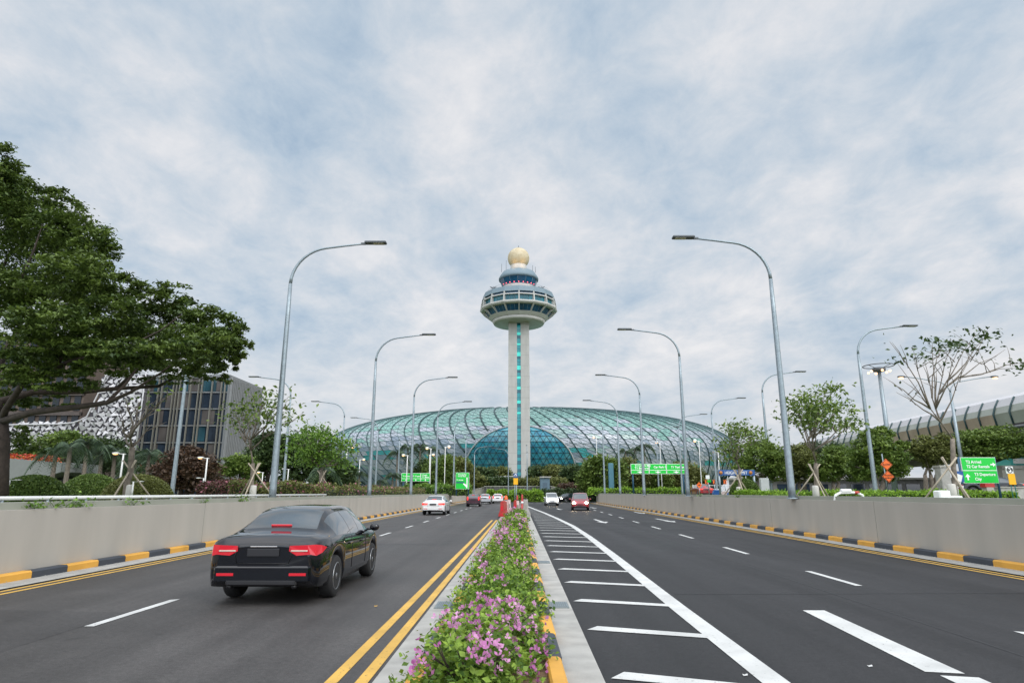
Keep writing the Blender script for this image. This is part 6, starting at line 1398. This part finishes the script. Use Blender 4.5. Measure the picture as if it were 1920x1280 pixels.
# works cabins and fences at the right foot of the dome
p = at(1300, 925, 92); t = thing('steel_fence', 'grey steel railing in front of the dark base of the dome', 'fence', (p.x, 92, GZ)); m = MB(); L = at(1372, 925, 92).x - p.x
for z in (.4, .9, 1.4): m.tube([(0, 0, z), (L, 0, z)], .04, 5)
m.build('rails', M['white_metal'], t); m = MB()
for i in range(8): m.tube([(L * i / 7, 0, 0), (L * i / 7, 0, 1.5)], .05, 5)
m.build('posts', M['white_metal'], t)
for i, (px, py, Y, c_) in enumerate([(1345, 921, 66, 'blue'), (1360, 924, 62, 'pink_plastic'), (1372, 926, 58, 'blue')]):
    p = at(px, 926, Y); k = mpp(920, Y); t = thing('water_barrier', ['blue plastic barrier below the height limit bar', 'pale plastic barrier between two blue ones', 'second blue barrier at the foot of the small staked tree'][i], 'water barrier', (p.x, Y, GZ - .1)); z = at(px, py - 3, Y).z - GZ + .1
    m = MB(); m.prism([(-9 * k, 0), (9 * k, 0), (8.5 * k, z * .6), (6 * k, z), (-6 * k, z), (-8.5 * k, z * .6)], -.25, .25); m.build('shell', M[c_], t); m = MB(); m.box((0, 0, z + .03), (9 * k, .2, .08)); m.build('top_grip', M['white_metal'], t)

# ================================================================ barriers at the end of the median
def jersey(px, Y, col, label, w, h, l=1.6, rz=0.0):
    t = thing('water_barrier', label, 'water barrier', (px, Y, .05), rz, 'plastic barriers at the end of the median'); m = MB(); hw = w / 2
    P = [(-hw, 0), (hw, 0), (hw, h * .16), (hw * .55, h * .42), (hw * .42, h), (-hw * .42, h), (-hw * .55, h * .42), (-hw, h * .16)]; m.prism(P, -l / 2, l / 2); m.build('shell', M[col], t)
    m = MB()
    for y in (-l * .28, l * .28): m.rbox((0, y, h + .03), (w * .25, .2, .07), .02)
    m.lathe([(.05, 0), (.05, .04)], 8, (0, 0, h)); m.build('filler_cap', M['trim' if col != 'red_plastic' else 'red_plastic'], t); m = MB(); m.box((0, -l / 2 - .004, h * .55), (w * .28, .012, h * .3)); m.box((0, -l / 2 - .004, h * .12), (w * .6, .012, h * .07)); m.build('slot', M['coping_dark' if col != 'red_plastic' else 'red_dim'], t); return t
gm = lambda px, Y: pxx(px, Y)
jersey(gm(944, 46), 47, 'red_plastic', 'red plastic barrier at the left end of the flower strip', .5, 1.0, 1.8, -.12)
jersey(gm(949, 51), 51, 'pink_plastic', 'pale pink barrier just behind the red barrier', .55, 1.05, 1.4, -.1)
jersey(gm(954.5, 55), 55, 'pink_plastic', 'second pale pink barrier, directly behind the first', .55, 1.05, 1.4)
jersey(gm(986, 48), 48.5, 'conc_light', 'cream barrier at the right end of the flower strip', .66, 1.15, 1.8)
jersey(gm(979, 55), 55, 'pink_plastic', 'thin pale barrier behind the cream barrier', .5, 1.0, 1.2)
jersey(gm(966, 50.5), 51, 'red_plastic', 'small red barrier in the middle of the flower strip', .5, 1.0, 1.0)
jersey(gm(971, 52), 52.5, 'pink_plastic', 'small white barrier beside the small red barrier', .5, 1.0, 1.0)
for i, (px, Y, h) in enumerate([(948.5, 52, 1.4), (979.5, 53, 1.5), (970, 58, 1.4)]):
    t = thing('traffic_cone', ['orange cone standing on the pale pink barrier row', 'tall red delineator post behind the cream barrier', 'red delineator post behind the small red barrier'][i], 'traffic cone', (gm(px, Y), Y + .9, .05)); m = MB(); q = 1 if i == 0 else .6; m.lathe([(.26 * q, 0), (.26 * q, .05), (.17 * q, .06), (.15 * q, h - .35), (.11 * q, h - .05), (.05 * q, h)], 12); m.build('cone', M['orange_plastic' if i == 0 else 'red_plastic'], t); m = MB(); m.lathe([(.168 * q, h * .5), (.163 * q, h * .62)], 12); m.build('white_band', M['sign_white'], t)
# loose scraps on the asphalt
for i, (px, py) in [(1, (1398, 1267)), (3, (705, 1137)), (6, (1632, 1250))]:
    q = ground(px, py); t = thing('litter_scrap', ['pale scrap between two hatch bars near the kerb', 'pale scrap right of the long white line near the bottom', 'tiny scrap above the nearest full hatch bar', 'yellow leaf on the left road right of the black saloon', 'tiny pale fleck on the left road at the left edge', 'tiny pale fleck left of the double yellow line', 'white fleck left of the thick white dash', 'small fleck between the white line and thick dash'][i], 'litter', (q.x, q.y, .008)); m = MB(); s = .022
    m.add([(-s, -s * .6, 0), (s * .8, -s * .7, .006), (s, s * .5, .015), (-s * .3, s * .8, .004)], [(0, 1, 2, 3)]); m.add([(-s, -s * .6, .0), (-s * .3, s * .8, .004), (-s * 1.2, s * .7, .012)], [(0, 1, 2)]); m.build('scrap', M['line' if i != 3 else 'line_yellow'], t)
print('done', len(bpy.data.objects), sum(len(o.data.polygons) for o in bpy.data.objects if o.type == 'MESH'))
